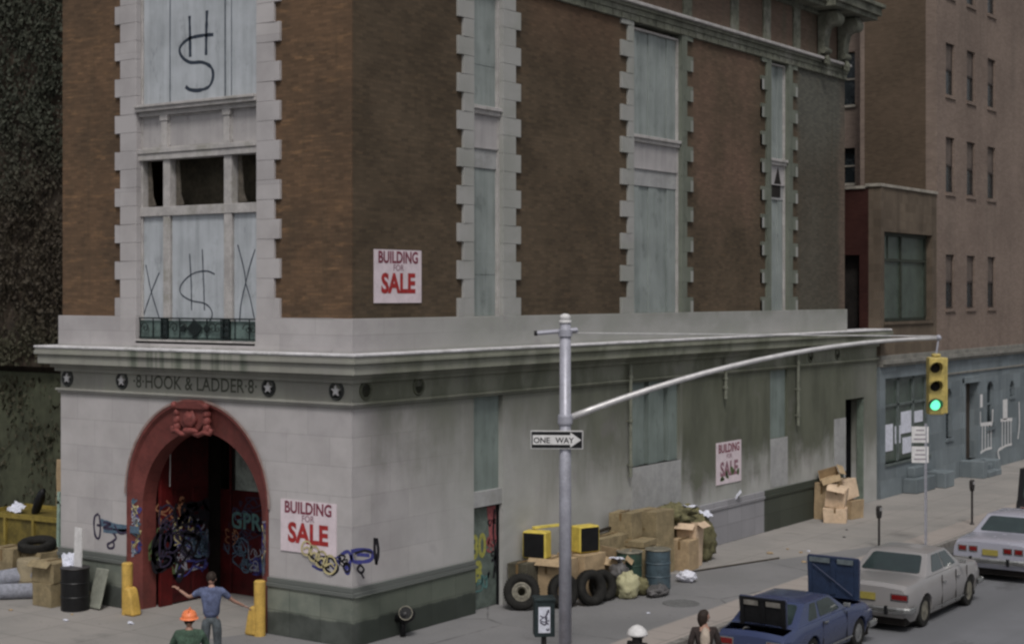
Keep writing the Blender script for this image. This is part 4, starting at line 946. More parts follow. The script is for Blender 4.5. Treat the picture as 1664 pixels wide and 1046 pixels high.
# ============================================================ LEFT: overgrown wall
LW = thing('ivy_covered_wall', 'dark high wall overgrown with ivy behind the rubbish at the left', 'wall', (-16, 5, 0))
def wp(mb, *a, **k):
    mb.v = [(v[0] + 16, v[1] - 5, v[2]) for v in mb.v]; return mb.build(*a, **k)
w = MB(); w.box(-34, -8.65, 5, 5.5, 0, 4.62); wp(w, 'lower_wall', M['left_wall'], LW)
w = MB(); w.box(-34, -8.65, 4.75, 5.5, 4.80, 19); w.box(-34, -8.65, 5.2, 5.5, 4.62, 4.8); wp(w, 'upper_wall', plain('soot_dark_brick', (60, 52, 44), .95, .4, 1.2), LW)
t = NT('ivy_leaves'); p, x, y, z = t.pos()
n1 = t.noise(p, .5, 4, .6); n2 = t.noise(p, 4, 3, .7)
col = t.mix(t.step(n2, .35, .7), C(54, 48, 40), C(68, 61, 50)); col = t.mix(t.step(t.add(z, t.mul(t.add(n1, -.5), 6)), 8.5, 12), col, t.mix(t.step(n2, .35, .7), C(52, 54, 45), C(66, 69, 58)))
col = t.mix(t.step(t.add(z, t.mul(t.add(n1, -.5), 3)), 6.6, 5.2), col, C(62, 60, 47))
M['ivy'] = t.out(col, .7, 0, .25)
r = random.Random(3); w = MB(); vs = []; fs = []
for i in range(44000):
    x = r.uniform(-22, -8.7) if r.random() < .75 else r.uniform(-17.8, -14); z = r.uniform(4.85, 17)
    dn = mnoise.noise(Vector((x * .9, z * .9, 0)));
    if r.random() > .62 + .9 * dn: continue
    d = 4.73 - max(0, .10 + .22 * dn + .1 * mnoise.noise(Vector((x * 3, z * 3, 5)))) - r.uniform(0, .07); s_ = r.uniform(.03, .08)
    q = Euler((r.uniform(-.9, .3), r.uniform(-.5, .5), r.uniform(-pi, pi))).to_matrix(); b = len(vs)
    for a_, c_ in ((0, -1), (.75, -.2), (0, 1.1), (-.75, -.2)):
        v = q @ Vector((a_ * s_, -.012 if a_ else 0, c_ * s_)); vs.append((x + v.x, d + v.y - .02, z + v.z))
    fs.append((b, b + 1, b + 2)); fs.append((b, b + 2, b + 3))
w.add(vs, fs); o = wp(w, 'ivy', M['ivy'], LW, weld=False); o['kind'] = 'stuff'
w = MB(); vs = []; fs = []
for i in range(5000):
    x = r.uniform(-20, -9.5); z = r.uniform(0.0, 4.5); dn = mnoise.noise(Vector((x * .8, z * .8, 9)))
    if r.random() > .35 + 1.2 * dn: continue
    s_ = r.uniform(.04, .09); q = Euler((r.uniform(-.9, .3), r.uniform(-.5, .5), r.uniform(-pi, pi))).to_matrix(); b = len(vs); d = 4.97 - r.uniform(0, .08)
    for a_, c_ in ((0, -1), (.6, -.2), (0, 1.1), (-.6, -.2)):
        v = q @ Vector((a_ * s_, 0, c_ * s_)); vs.append((x + v.x, d + v.y, z + v.z))
    fs.append((b, b + 1, b + 2, b + 3))
w.add(vs, fs); o = wp(w, 'creeper', M['ivy'], LW, weld=False); o['kind'] = 'stuff'

# ============================================================ STREET FURNITURE
# traffic pole with mast arm
PX, PYY = 4.51, .61
tp = thing('traffic_light_pole', 'tall grey steel signal pole on the pavement corner with a long curved mast arm', 'street pole', (PX, PYY, 0))
w = MB(); w.tube([(0, 0, 0), (0, 0, 6.3)], [.118, .098], 20); w.lathe([(.2, 0), (.2, .04), (.15, .1), (.13, .3), (.12, .34)], (0, 0, 0), n=20); w.build('pole', M['steel'], tp, smooth=True)
w = MB(); w.ball((0, 0, 6.38), (.10, .10, .07), 16, 9); w.lathe([(.11, 0), (.11, .06)], (0, 0, 6.27), n=18); w.build('cap', M['white'], tp, smooth=True)
ex, ey = 9.28 - PX, 6.39 - PYY
pts = []
for k in range(15):
    s_ = k / 14; pts.append((ex * s_, ey * s_, 4.55 + 1.40 * (1 - (1 - s_) ** 1.9)))
w = MB(); w.tube(pts, [.062 - .028 * k / 14 for k in range(15)], 12); w.build('mast_arm', M['steel_light'], tp, smooth=True)
w = MB(); w.tube([(0, 0, 6.1), (ex, ey, 5.99)], .012, 6); w.build('guy_rod', M['steel_light'], tp)
w = MB(); w.lathe([(.125, 0), (.135, .03), (.135, .15), (.125, .18)], (0, 0, 4.46), n=18); w.lathe([(.125, 0), (.125, .12)], (0, 0, 6.04), n=18); w.ball((ex, ey, 5.96), .06, 10, 7)
w.tube([(ex, ey, 5.95), (ex - .03, ey - .04, 5.66)], .02, 8); w.each('clamp', M['steel'], tp)
w = MB(); rx, ry_ = cos(ANG), sin(ANG); w.tube([(-.50 * rx, -.50 * ry_, 6.10), (.22 * rx, .22 * ry_, 6.16)], .042, 10); w.tube([(-.04, -.10, 6.12), (.06, .3, 6.14)], .035, 8); w.build('cross_bar', M['steel'], tp)
w = MB(); w.tube([(-.5 * rx, -.5 * ry_, 6.10), (-.56 * rx, -.56 * ry_, 6.095)], .046, 10); w.build('cross_bar_cap', M['black'], tp)
# one way sign: facing the camera side, hung on the pole
owa = ANG - .05
ow = thing('one_way_sign', 'black and white ONE WAY arrow sign strapped to the grey signal pole', 'sign', (PX + .02, PYY - .14, 4.20), owa)
w = MB(); w.box(-.56, .38, -.008, .008, -.165, .165); w.build('board', M['steel_light'], ow, bevel=.004)
w = MB(); w.box(-.54, .36, -.012, -.009, -.145, .145); w.build('black_field', M['black'], ow)
w = MB(); w.prism([(-.52, -.085), (.15, -.085), (.15, -.135), (.345, 0), (.15, .135), (.15, .085), (-.52, .085)], 'y', -.016, -.013); w.build('arrow', M['white'], ow)
w = MB(); text(w, 'ONE', .14, (-.36, -.055), ONY(-.016), .002, bold=.02); text(w, 'WAY', .14, (.05, -.055), ONY(-.016), .002, bold=.02); w.build('lettering', M['black'], ow)
# traffic signal
tl = thing('traffic_light', 'yellow three lamp traffic light showing green hanging from the end of the mast arm', 'traffic light', (PX + ex - .03, PYY + ey - .04, 4.46), ANG)
w = MB(); w.box(-.165, .14, -.1, .14, .03, 1.13); w.box(-.08, .08, -.06, .1, 1.13, 1.2); w.build('housing', M['yellow'], tl, bevel=.03)
w = MB(); w.box(.14, .22, -.02, .22, .05, 1.12); w.build('side_housing', M['yellow'], tl, bevel=.02)
for i, zc in enumerate((.93, .58, .22)):
    w = MB(); n = 14; R_ = .125
    A = [(R_ * cos(a), R_ * sin(a)) for a in [(-.15 + 1.3 * k / n) * pi for k in range(n + 1)]]
    v = [(a[0] - .05, -.10, zc + a[1]) for a in A] + [(a[0] - .05, -.10 - .2 * max(.15, (a[1] / R_ + 1) / 2), zc + a[1]) for a in A] + [(a[0] * .93 - .05, -.10, zc + a[1] * .93) for a in A] + [(a[0] * .93 - .05, -.10 - .2 * max(.15, (a[1] / R_ + 1) / 2), zc + a[1] * .93) for a in A]; m_ = n + 1
    w.add(v, [(k, k + 1, m_ + k + 1, m_ + k) for k in range(n)] + [(2 * m_ + k, 3 * m_ + k, 3 * m_ + k + 1, 2 * m_ + k + 1) for k in range(n)] + [(m_ + k, m_ + k + 1, 3 * m_ + k + 1, 3 * m_ + k) for k in range(n)])
    vi = w.build('visor', M['yellow'] if i < 2 else M['drumgreen'], tl)
    w = MB(); w.lathe([(.098, 0), (.085, .02), (.001, .04)], (-.05, -.10, zc), (0, -1, 0), 20)
    w.build('lamp', M['lamp_green'] if i == 2 else M['void'], tl, smooth=True)['label'] = 'lit green lamp' if i == 2 else 'unlit lamp'
# parking sign post
pp = thing('parking_sign_post', 'thin steel post with two small white parking signs on the far pavement', 'sign post', (4.65, 18.17, 0))
w = MB(); w.box(-.03, .03, -.02, .02, 0, 3.3); w.build('post', M['steel'], pp)
for z0, z1 in ((2.78, 3.22), (2.24, 2.68)):
    w = MB(); w.obox((-.12, -.10, (z0 + z1) / 2), (.46, .012, z1 - z0), ANG); o = w.build('sign_plate', M['white'], pp, bevel=.004)
    w = MB()
    for k in range(3):
        w.obox((-.12 + .008 * sin(ANG), -.10 - .008 * cos(ANG), z0 + .1 + k * .12), (.34 - .06 * k, .004, .035), ANG)
    w.build('marking', M['meter0'], o)
# parking meters
def meter(loc, h, lab):
    t_ = thing('parking_meter', lab, 'parking meter', loc, 0, 'parking meters along the kerb')
    w = MB(); w.tube([(0, 0, 0), (0, 0, h - .3)], .032, 10); w.lathe([(.07, 0), (.07, .02), (.035, .05)], (0, 0, 0), n=14); w.build('post', M['meter'], t_)
    w = MB(); w.prism([(-.05, h - .32), (.05, h - .32), (.10, h - .2), (.11, h - .05)] + [(.11 * cos(a), h - .05 + .07 * sin(a)) for a in [pi * k / 8 for k in range(1, 8)]] + [(-.11, h - .05), (-.10, h - .2)], 'x', -.05, .05); o = w.build('meter_head', M['meter'], t_, bevel=.015)
    w = MB(); w.box(.05, .055, -.06, .06, h - .12, h - .03); w.build('dial_window', M['steel_light'], o)
M['meter'] = plain('dark_meter_metal', (58, 56, 56), .5, .25, 8, metal=.3)
meter((3.78, 17.04, 0), 1.12, 'dark parking meter on the pavement behind the grey saloon'); meter((4.36, 22.75, 0), 1.30, 'dark parking meter on the pavement beyond the thin sign post')
# hydrant
hy = thing('fire_hydrant', 'white topped fire hydrant on the kerb strip behind the signal pole', 'fire hydrant', (4.68, 2.85, -.32))
w = MB(); w.lathe([(.15, 0), (.15, .05), (.1, .08), (.1, .58), (.13, .6), (.13, .64)], n=18); w.tube([(-.2, 0, .46), (.2, 0, .46)], .055, 12); w.tube([(0, -.19, .42), (0, 0, .42)], .07, 12); w.build('body', M['meter'], hy, smooth=False)
w = MB(); w.lathe([(.20, .64), (.20, .665), (.17, .74), (.10, .80), (.03, .83), (.001, .835)], n=24); w.build('bonnet', M['white'], hy, smooth=True)
# news box on a post
nb = thing('news_box', 'dark metal box with a white printed front on a short post beside the signal pole', 'box', (3.50, 1.42, 0), ANG + .1)
w = MB(); w.box(-.19, .19, -.16, .16, .42, 1.10); w.box(-.205, .205, -.18, .18, 1.08, 1.14); w.build('cabinet', plain('dark_green_cabinet', (40, 50, 52), .5, .25, 6), nb, bevel=.015)
w = MB(); w.box(-.12, .10, -.172, -.161, .5, .98); o = w.build('poster', M['paper'], nb)
w = MB(); scribble(w, -.09, .07, .55, .93, 6, .02, ONY(-.172), seed=51); w.build('print', M['g_navy'], o)
w = MB(); w.tube([(0, 0, 0), (0, 0, .42)], .05, 12); w.lathe([(.12, 0), (.12, .03)], n=16); w.build('post', M['meter'], nb)
# yellow bollards
def bollard(loc, lab, side):
    t_ = thing('bollard', lab, 'bollard', loc, 0, 'yellow bollards at the arched doorway')
    w = MB(); w.lathe([(.115, 0), (.115, 1.08), (.09, 1.10), (.001, 1.11)], n=20); w.build('post', M['bollard'], t_, smooth=False)
    w = MB(); w.prism([(side * .02, 0), (side * .32, 0), (side * .31, .06), (side * .24, .4), (side * .19, .55), (side * .14, .6), (side * .02, .58)], 'y', -.13, .13); w.build('guard', M['bollard'], t_, bevel=.05, bseg=3)
bollard((-5.95, -.40, 0), 'yellow bollard on the left of the arched doorway', 1); bollard((-2.18, -.28, 0), 'yellow bollard on the right of the arched doorway', -1)
# manhole
mh = MB(); mh.lathe([(.001, .006), (.36, .006), (.37, .012), (.40, .012), (.41, .0)], (0, 0, 0), n=32); o = mh.build('manhole_cover', plain('iron_cover', (104, 104, 104), .7, .25, 14), None, loc=(3.1, 7.4, .004)); tag(o, 'round dark iron cover let into the pavement', 'manhole cover')

# ============================================================ RUBBISH
GS = 'rubbish piled along the side wall'; GL = 'rubbish heaped beside the fire station'; GD = 'cardboard boxes by the far doorway'
def cbox(x, y, z, w_, d_, h_, rz, mat, lab, grp, tilt=(0, 0), flaps=0, openf=False, taper=1.0):
    t_ = thing('cardboard_box', lab, 'cardboard box', (x, y, z), rz, grp); t_.rotation_euler = (tilt[0], tilt[1], rz)
    m = MB(); a, b = w_ / 2, d_ / 2; T_ = taper
    rr = random.Random(int(x * 100 + y * 10)); j = lambda: rr.uniform(-.015, .015)
    bot = [(-a * T_, -b * T_, 0), (a * T_, -b * T_, 0), (a * T_, b * T_, 0), (-a * T_, b * T_, 0)]
    top = [(-a + j(), -b + j(), h_ + j()), (a + j(), -b + j(), h_ + j()), (a + j(), b + j(), h_ + j()), (-a + j(), b + j(), h_ + j())]
    if openf:
        k = .012; ti = [(q[0] * (1 - k / a), q[1] * (1 - k / b), q[2]) for q in top]; bi = [(q[0] * .97, q[1] * .97, .02) for q in bot]
        m.add(bot + top + ti + bi, [(3, 2, 1, 0)] + [(i, (i + 1) % 4, 4 + (i + 1) % 4, 4 + i) for i in range(4)] + [(4 + i, 4 + (i + 1) % 4, 8 + (i + 1) % 4, 8 + i) for i in range(4)] + [(8 + i, 8 + (i + 1) % 4, 12 + (i + 1) % 4, 12 + i) for i in range(4)] + [(12, 13, 14, 15)])
    else: m.add(bot + top, [(3, 2, 1, 0), (4, 5, 6, 7)] + [(i, (i + 1) % 4, 4 + (i + 1) % 4, 4 + i) for i in range(4)])
    o = m.build('carton', M[mat], t_)
    bm = bmesh.new(); bm.from_mesh(o.data); bmesh.ops.subdivide_edges(bm, edges=bm.edges[:], cuts=5, use_grid_fill=True)
    for v in bm.verts:
        q = v.co + Vector((x * 3.1, y * 1.7, z)); k = .022 if v.co.z > .02 else .008
        v.co += Vector((mnoise.noise(q * 2.4), mnoise.noise(q * 2.4 + Vector((9, 0, 0))), mnoise.noise(q * 2.1 + Vector((0, 9, 0))) * (.8 if v.co.z > .02 else 0))) * k * 1.1
    bm.to_mesh(o.data); bm.free()
    bv = o.modifiers.new('b', 'BEVEL'); bv.width = .006; bv.limit_method = 'ANGLE'; bv.angle_limit = radians(50)
    if not openf:
        m = MB(); m.box(-.03, .03, -b + .01, b - .01, h_ + .012, h_ + .018); m.box(-.03, .03, -b - .012, -b - .008, h_ * .7, h_ - .01); m.build('tape', M['tape'], o)
    for k in range(flaps):
        m = MB()
        if k == 0: m.obox((0, -b - .09, h_ - .02), (w_ - .04, .2, .008), rx=.7 if True else 0)
        elif k == 1: m.obox((a + .09, 0, h_ + .0), (.2, d_ - .04, .008), ry=.6)
        elif k == 2: m.obox((-a - .05, 0, h_ + .06), (.16, d_ - .04, .008), ry=-.9)
        m.build('flap', M[mat], t_)
    return t_
def drum(x, y, mat, lab, grp, h=.88, r=.29, lean=0):
    t_ = thing('steel_drum', lab, 'drum', (x, y, 0), random.uniform(0, 6), grp)
    m = MB(); pr = [(r - .01, 0), (r, .02), (r, .28), (r + .014, .30), (r, .32), (r, .58), (r + .014, .60), (r, .62), (r, h - .03), (r + .01, h), (r - .015, h), (r - .02, h - .25), (.001, h - .25)]
    m.lathe(pr, n=32); o = m.build('shell', M[mat], t_, smooth=False)
    m = MB(); m.lathe([(r + .012, h - .03), (r + .018, h - .01), (r + .008, h + .004), (r - .012, h + .004)], n=32); m.build('rim', M['rim'] if mat != 'drumblack' else M['meter'], o)
    return t_
def tyre(x, y, z, r, wd, axis, lab, grp, rim=True):
    t_ = thing('tyre', lab, 'tyre', (x, y, z), 0, grp); ri = r * .52
    m = MB(); pr = [(ri, -wd * .32), (r * .75, -wd * .5), (r * .94, -wd * .46), (r, -wd * .3), (r, wd * .3), (r * .94, wd * .46), (r * .75, wd * .5), (ri, wd * .32)]
    m.lathe(pr, (0, 0, 0), axis, 36, close=True); o = m.build('rubber', M['rubber'], t_, smooth=True)
    if rim:
        m = MB(); m.lathe([(ri + .005, -wd * .3), (ri + .005, wd * .36), (ri - .03, wd * .38), (ri * .9, wd * .25), (ri * .6, wd * .30), (ri * .42, wd * .18), (ri * .42, -wd * .2), (ri * .9, -wd * .25)], (0, 0, 0), axis, 30, close=True); m.build('rim', M['rim'], t_, smooth=False)
    m = MB()
    ax = Vector(axis).normalized(); e = ax.orthogonal().normalized(); f_ = ax.cross(e)
    for k in range(40):
        a = 2 * pi * k / 40; c = (e * cos(a) + f_ * sin(a)) * (r + .002)
        q = Matrix((e * cos(a) + f_ * sin(a), f_ * cos(a) - e * sin(a), ax)).transposed().to_4x4(); m.tf = Matrix.Translation(c) @ q; m.box(-.008, .012, -.018, .018, -wd * .3, wd * .3); m.tf = None
    m.build('tread', M['rubber'], o)
    return t_
def sack(x, y, z, r, mat, lab, grp, seed=1, neck=True, cat='bag', name='rubbish_bag', bump=.28):
    m = MB(); m.ball((0, 0, r[2] * .92), r, 28, 20, bump, seed)
    m.v = [(v[0], v[1], max(v[2], 0.0)) for v in m.v]
    if not neck:
        o = m.build(name, M[mat], None, smooth=True, loc=(x, y, z), rot=(0, 0, seed)); return tag(o, lab, cat, grp)
    t_ = thing(name, lab, cat, (x, y, z), seed, grp)
    m = MB(); m.ball((0, 0, r[2] * .92), r, 28, 20, bump, seed)
    m.v = [(v[0], v[1], max(v[2], 0.0)) for v in m.v]; o = m.build('sack', M[mat], t_, smooth=True)
    if neck:
        m = MB(); h = r[2] * 1.78
        m.lathe([(.05, h), (.035, h + .04), (.07, h + .1), (.10, h + .14), (.001, h + .09)], n=9); m.build('tied_neck', M[mat], t_, smooth=False)
    return t_
# side wall pile
cbox(.30, 5.35, 0, .5, .5, .92, .05, 'crate', 'dark stained tall box at the near end of the pile, behind the big tyre', GS)
cbox(.66, 6.02, 0, .85, .8, .95, .15, 'card', 'wide tan box under the left yellow casing', GS, flaps=1)
cbox(.80, 6.95, 0, .8, .75, .97, -.1, 'card', 'wide tan box under the right yellow casing', GS)
def casing(x, y, z, rz, lab):
    t_ = thing('yellow_casing', lab, 'casing', (x, y, z), rz, GS)
    m = MB(); m.box(-.28, .28, -.0, .36, 0, .60); m.build('shell', plain('yellow_plastic', (206, 184, 86), .5, .12, 6), t_, bevel=.04, bseg=3)
    m = MB(); m.box(-.25, .24, -.012, .0, .03, .565); m.build('black_front', M['black'], t_, bevel=.01)
casing(.40, 5.62, .96, .22, 'yellow casing with a square black front turned to the left, on a wide tan box'); casing(1.02, 6.95, .98, 1.2, 'yellow casing with a square black front turned to the right, behind the signal pole')
b_ = MB(); b_.box(-.5, .5, -.05, .05, 0, .06); o = b_.build('yellow_bar', plain('yellow_bar_paint', (206, 188, 96), .5, .1, 6), None, bevel=.01, loc=(.40, 6.3, 1.58), rot=(0, 0, 1.25)); tag(o, 'pale yellow bar lying across the tops of the two yellow casings', 'bar', GS)
tyre(.62, 4.83, .385, .385, .24, (.52, -.82, .2), 'large tyre with a pale rim leaning at the near end of the side wall pile', GS)
tyre(1.22, 5.55, .36, .36, .2, (.9, -.42, .15), 'dark tyre half hidden behind the signal pole', GS, False)
tyre(1.55, 6.15, .37, .38, .24, (.93, -.3, .22), 'tilted tyre leaning to the right of the signal pole', GS, False)
tyre(1.50, 6.72, .33, .34, .2, (.9, -.3, .3), 'dark tyre behind the tilted tyre near the signal pole', GS, False)
cbox(1.0, 7.75, .36, .8, .6, .55, .35, 'card', 'open tan carton tipped forward on dark bags right of the yellow casings', GS, tilt=(.25, .15), flaps=2, openf=True)
sack(1.05, 7.7, 0, (.38, .36, .26), 'graybag', 'dark grey bag squashed under the tipped tan carton', GS, 3, False)
w = MB(); w.obox((0, 0, 0), (.08, 2.0, .06), rx=.06); o = w.build('wooden_beam', plain('black_beam', (44, 38, 32), .8, .3, 8), None, loc=(.25, 8.4, 1.18)); tag(o, 'dark wooden beam lying across the back of the side wall pile', 'beam', GS)
cbox(.45, 8.4, 0, .6, 1.3, 1.12, 0, 'card_olive', 'long dull box behind the tipped carton against the wall', GS)
sack(1.55, 7.35, .28, (.25, .22, .24), 'graybag', 'grey crumpled bundle above the cream sack', GS, 5, True); sack(1.5, 7.35, 0, (.28, .26, .2), 'olivebag', 'olive cloth lump under the grey bundle', GS, 15, False)
sack(1.86, 7.22, 0, (.25, .2, .31), 'creambag', 'upright cream sack on the pavement in front of the green drum', GS, 7, False)
drum(1.42, 8.0, 'drumgreen', 'dark green steel drum left of the blue drum', GS, .92); drum(1.80, 8.65, 'drumblue', 'blue grey steel drum at the right of the green drum', GS, .92)
sack(1.85, 7.75, 0, (.22, .2, .2), 'olivebag', 'olive sack at the foot of the green drum', GS, 9, False)
sack(2.25, 7.85, 0, (.34, .2, .13), 'graybag', 'flat grey rag lying in front of the drums', GS, 11, False, 'rag', 'rag_heap')
sack(1.95, 9.75, 0, (.24, .18, .14), 'whitebag', 'small white plastic bag right of the blue drum', GS, 13, False)
cbox(.85, 9.25, 0, .9, .95, .82, .1, 'card_olive', 'wide brown box behind the two drums', GS)
cbox(.80, 9.25, .84, .85, .7, .14, .05, 'card_olive', 'flat tray shaped carton on the wide brown box', GS)
cbox(.50, 9.35, .99, .62, .55, .60, .12, 'card_olive', 'tall box standing on the flat carton', GS)
cbox(.62, 10.45, 0, .75, .75, 1.52, -.06, 'card_olive', 'tallest plain box beside the stacked boxes', GS)
cbox(1.05, 11.25, 0, .55, .6, .75, .1, 'card', 'dull carton half behind the pale open carton', GS)
cbox(.95, 11.75, .0, .55, .55, 1.05, .1, 'card_light', 'pale open topped carton right of the blue drum', GS, flaps=2, openf=True, taper=.8)
sack(.72, 12.55, 0, (.42, .38, .58), 'olivebag', 'large olive sack at the right end of the side wall pile', GS, 17, False, bump=.4)
sack(.42, 11.85, .98, (.48, .72, .26), 'olivebag', 'olive canvas bundle heaped on top of the boxes', GS, 19, False, bump=.55); cbox(.38, 11.6, 0, .5, .9, .98, 0, 'card_olive', 'brown box under the canvas bundle', GS)
sack(.45, 12.85, .6, (.34, .34, .34), 'olivebag', 'smaller olive sack against the wall at the right end', GS, 23, True, bump=.5); cbox(.30, 13.0, 0, .42, .5, .72, .0, 'card_olive', 'narrow box under the smaller olive sack', GS)
w = MB()
def paper(x, y, z, s_, lab, grp, seed):
    m = MB(); r = random.Random(seed); n = 6
    m.add([((i / n - .5) * s_, (j / n - .5) * s_ * .8, r.uniform(0, .22) * s_) for i in range(n + 1) for j in range(n + 1)], [(i * (n + 1) + j, (i + 1) * (n + 1) + j, (i + 1) * (n + 1) + j + 1, i * (n + 1) + j + 1) for i in range(n) for j in range(n)])
    o = m.build('crumpled_paper', M['paper'], None, loc=(x, y, z), rot=(r.uniform(-.6, .6), r.uniform(-.3, 1.), r.uniform(0, 6))); so = o.modifiers.new('s', 'SOLIDIFY'); so.thickness = .006
    tag(o, lab, 'paper', grp)
paper(.72, 12.15, 1.38, .38, 'white sheet of paper on top of the canvas bundle', GS, 1); paper(.8, 12.85, 1.12, .34, 'white sheet of paper lying on the right hand olive sacks', GS, 2); paper(1.5, 7.3, .82, .3, 'bluish white paper scrap on the grey bundle', GS, 4); paper(.08, 16.1, 1.22, .3, 'white scrap on top of the pale plinth', GS, 6)
# stick / pole lying on pavement
w = MB(); w.tube([(-.45, -1.6, .0), (.48, 1.55, 0)], .02, 8); o = w.build('wooden_pole', plain('dark_pole', (64, 58, 52), .8, .2, 8), None, loc=(1.85, 12.4, .024)); tag(o, 'long thin dark pole lying on the pavement', 'pole')
# right boxes by the doorway
cbox(.85, 20.9, 0, .66, .6, .42, .35, 'card_light', 'pale box at the bottom left of the stack by the far doorway', GD)
cbox(.78, 21.05, .44, .58, .5, .62, .25, 'card_light', 'pale tall box on the bottom left box by the far doorway', GD, tilt=(.10, .16), flaps=1)
cbox(.80, 21.95, 0, .68, .7, .55, -.15, 'card', 'tan box on the ground at the right of the far stack', GD)
cbox(.72, 21.95, .57, .62, .6, .58, -.3, 'card_light', 'tan box leaning on the ground box by the far doorway', GD, tilt=(.16, -.14))
cbox(.45, 21.5, 1.12, .6, .6, .3, .5, 'card', 'tilted carton crowning the stack by the far doorway', GD, tilt=(.4, -.3), flaps=2, openf=True); cbox(.32, 21.45, 0, .5, .7, 1.1, 0, 'card', 'tall box hidden at the back of the far stack', GD)
# left heap
drum(-7.25, -.72, 'drumblack', 'black steel drum with a white board standing in it', GL, .92, .30)
w = MB(); w.obox((0, 0, .55), (.24, .03, 1.1), ry=.04); o = w.build('white_board', M['white'], None, loc=(-7.22, -.66, .66)); tag(o, 'white narrow board sticking up out of the black drum', 'board', GL)
paper(-7.55, -.6, 1.0, .42, 'crumpled bluish white sheet beside the board in the black drum', GL, 8)
sack(-7.62, -.35, .28, (.22, .2, .3), 'graybag', 'small grey bag between the cartons and the black drum', GL, 31, False); cbox(-7.65, -.3, 0, .35, .35, .3, .1, 'card_olive', 'small low box under the small grey bag', GL)
w = MB(); w.obox((0, 0, .43), (.42, .04, .86), rx=-.28); o = w.build('leaning_panel', plain('pale_grey_green_panel', (130, 132, 122), .7, .15, 4), None, loc=(-6.92, -.36, .01), rot=(0, 0, -.05), bevel=.02); tag(o, 'pale panel leaning against the plinth right of the black drum', 'panel', GL)
cbox(-8.12, -.62, 0, .62, .6, .50, .0, 'card_olive', 'lower olive brown carton left of the black drum', GL)
cbox(-8.14, -.60, .515, .68, .6, .44, .06, 'card_olive', 'upper olive brown carton left of the black drum', GL, flaps=1)
w = MB(); w.lathe([(.24, 0), (.26, .02), (.26, .46), (.245, .5), (.001, .5)], n=26); o = w.build('fibre_drum', plain('tan_fibre_drum', (150, 138, 114), .8, .12, 5), None, loc=(-9.55, -.15, .3)); tag(o, 'tan cylindrical drum behind the rolled carpets', 'drum', GL)
cbox(-9.55, -.1, 0, .7, .6, .29, 0, 'card_olive', 'low carton under the tan cylindrical drum', GL)
cbox(-10.5, .1, 0, .7, .6, .95, .1, 'card_olive', 'pale brown carton farthest from the black drum', GL)
def roll(x, y, z, L, r_, rz, lab):
    t_ = thing('carpet_roll', lab, 'carpet', (x, y, z), rz, GL); m = MB(); pts = []
    m.lathe([(.03, 0), (r_ * .9, 0), (r_, .03), (r_ * 1.02, L / 2), (r_, L - .03), (r_ * .9, L), (.03, L)], (0, 0, r_), (0, -1, .0), 22); o = m.build('roll', M['carpet'], t_, smooth=False)
    m = MB(); sp_ = []
    for k in range(50): a = k * .42; rr = r_ * (.12 + .8 * k / 50); sp_.append((rr * cos(a), -L - .004, r_ + rr * sin(a)))
    m.tube(sp_, .006, 5); m.build('spiral_end', M['meter'], o)
    return t_
roll(-8.75, -.1, 0.0, 1.8, .17, -.75, 'lower grey carpet roll lying on the pavement at the left'); q = roll(-8.95, .2, .30, 2.1, .2, -1.0, 'upper grey carpet roll lying across the lower roll'); q.rotation_euler = (.16, 0, -1.0); q.location.z = .34
tyre(-9.9, .35, 1.02, .42, .2, (.1, -.15, 1), 'dark tyre lying flat on top of the left rubbish heap', GL, False); cbox(-9.9, .5, 0, .9, .8, .9, 0, 'card_olive', 'dark brown box carrying the flat tyre', GL)
tyre(-8.9, .35, .30, .33, .2, (.3, -.9, .2), 'dark tyre standing behind the olive brown cartons', GL, False)
# skip
sk = thing('rubbish_skip', 'olive yellow metal skip behind the left rubbish heap', 'skip', (-12.1, 2.6, 0), .08)
m = MB(); m.prism([(-1.8, 1.25), (-1.5, .1), (1.7, .1), (2.1, 1.25)], 'y', -.7, .7); m.build('container', M['skip'], sk, bevel=.02)
m = MB()
for a, b, c_, d in ((-1.85, 2.15, -.76, -.69), (-1.85, 2.15, .69, .76), (-1.85, -1.78, -.69, .69), (2.08, 2.15, -.69, .69)): m.box(a, b, c_, d, 1.22, 1.34)
for xx in (-1.0, 0, 1.0): m.box(xx, xx + .08, -.76, -.7, .12, 1.22)
m.build('rim', plain('yellow_skip_rim', (134, 118, 58), .55, .2, 4), sk)
cbox(-12.6, 3.9, 0, 1.0, .9, 1.55, .05, 'card_olive', 'big lower carton behind the skip', GL); cbox(-12.65, 3.9, 1.57, .98, .85, .95, -.04, 'card', 'big upper carton standing above the skip', GL)
m = MB(); m.ball((0, 0, .3), (.12, .12, .42), 12, 9, .3, 4); o = m.build('black_rubbish_bag', M['black'], None, smooth=True, loc=(-12.75, 2.5, 1.24), rot=(0, .45, 0)); tag(o, 'black bag leaning out of the top of the skip', 'bag', GL)
paper(-13.2, 2.3, 1.36, .4, 'pale paper lying in the skip', GL, 9)
# mint door frame leaning by the corner
mf = thing('door_frame', 'pale mint green wooden frame standing beside the corner of the fire station', 'frame', (-10.6, 1.35, 0), .0)
m = MB(); m.obox((.22, 0, 1.05), (.09, .07, 2.1), ry=.03); m.obox((-.05, .25, 1.0), (.06, .06, 2.0), ry=.12, rx=.1); m.build('post', M['mint'], mf); m = MB(); m.obox((.6, 0, 1.85), (.8, .07, .07)); m.obox((.6, 0, .75), (.8, .07, .06)); m.build('rail', M['mint'], mf)

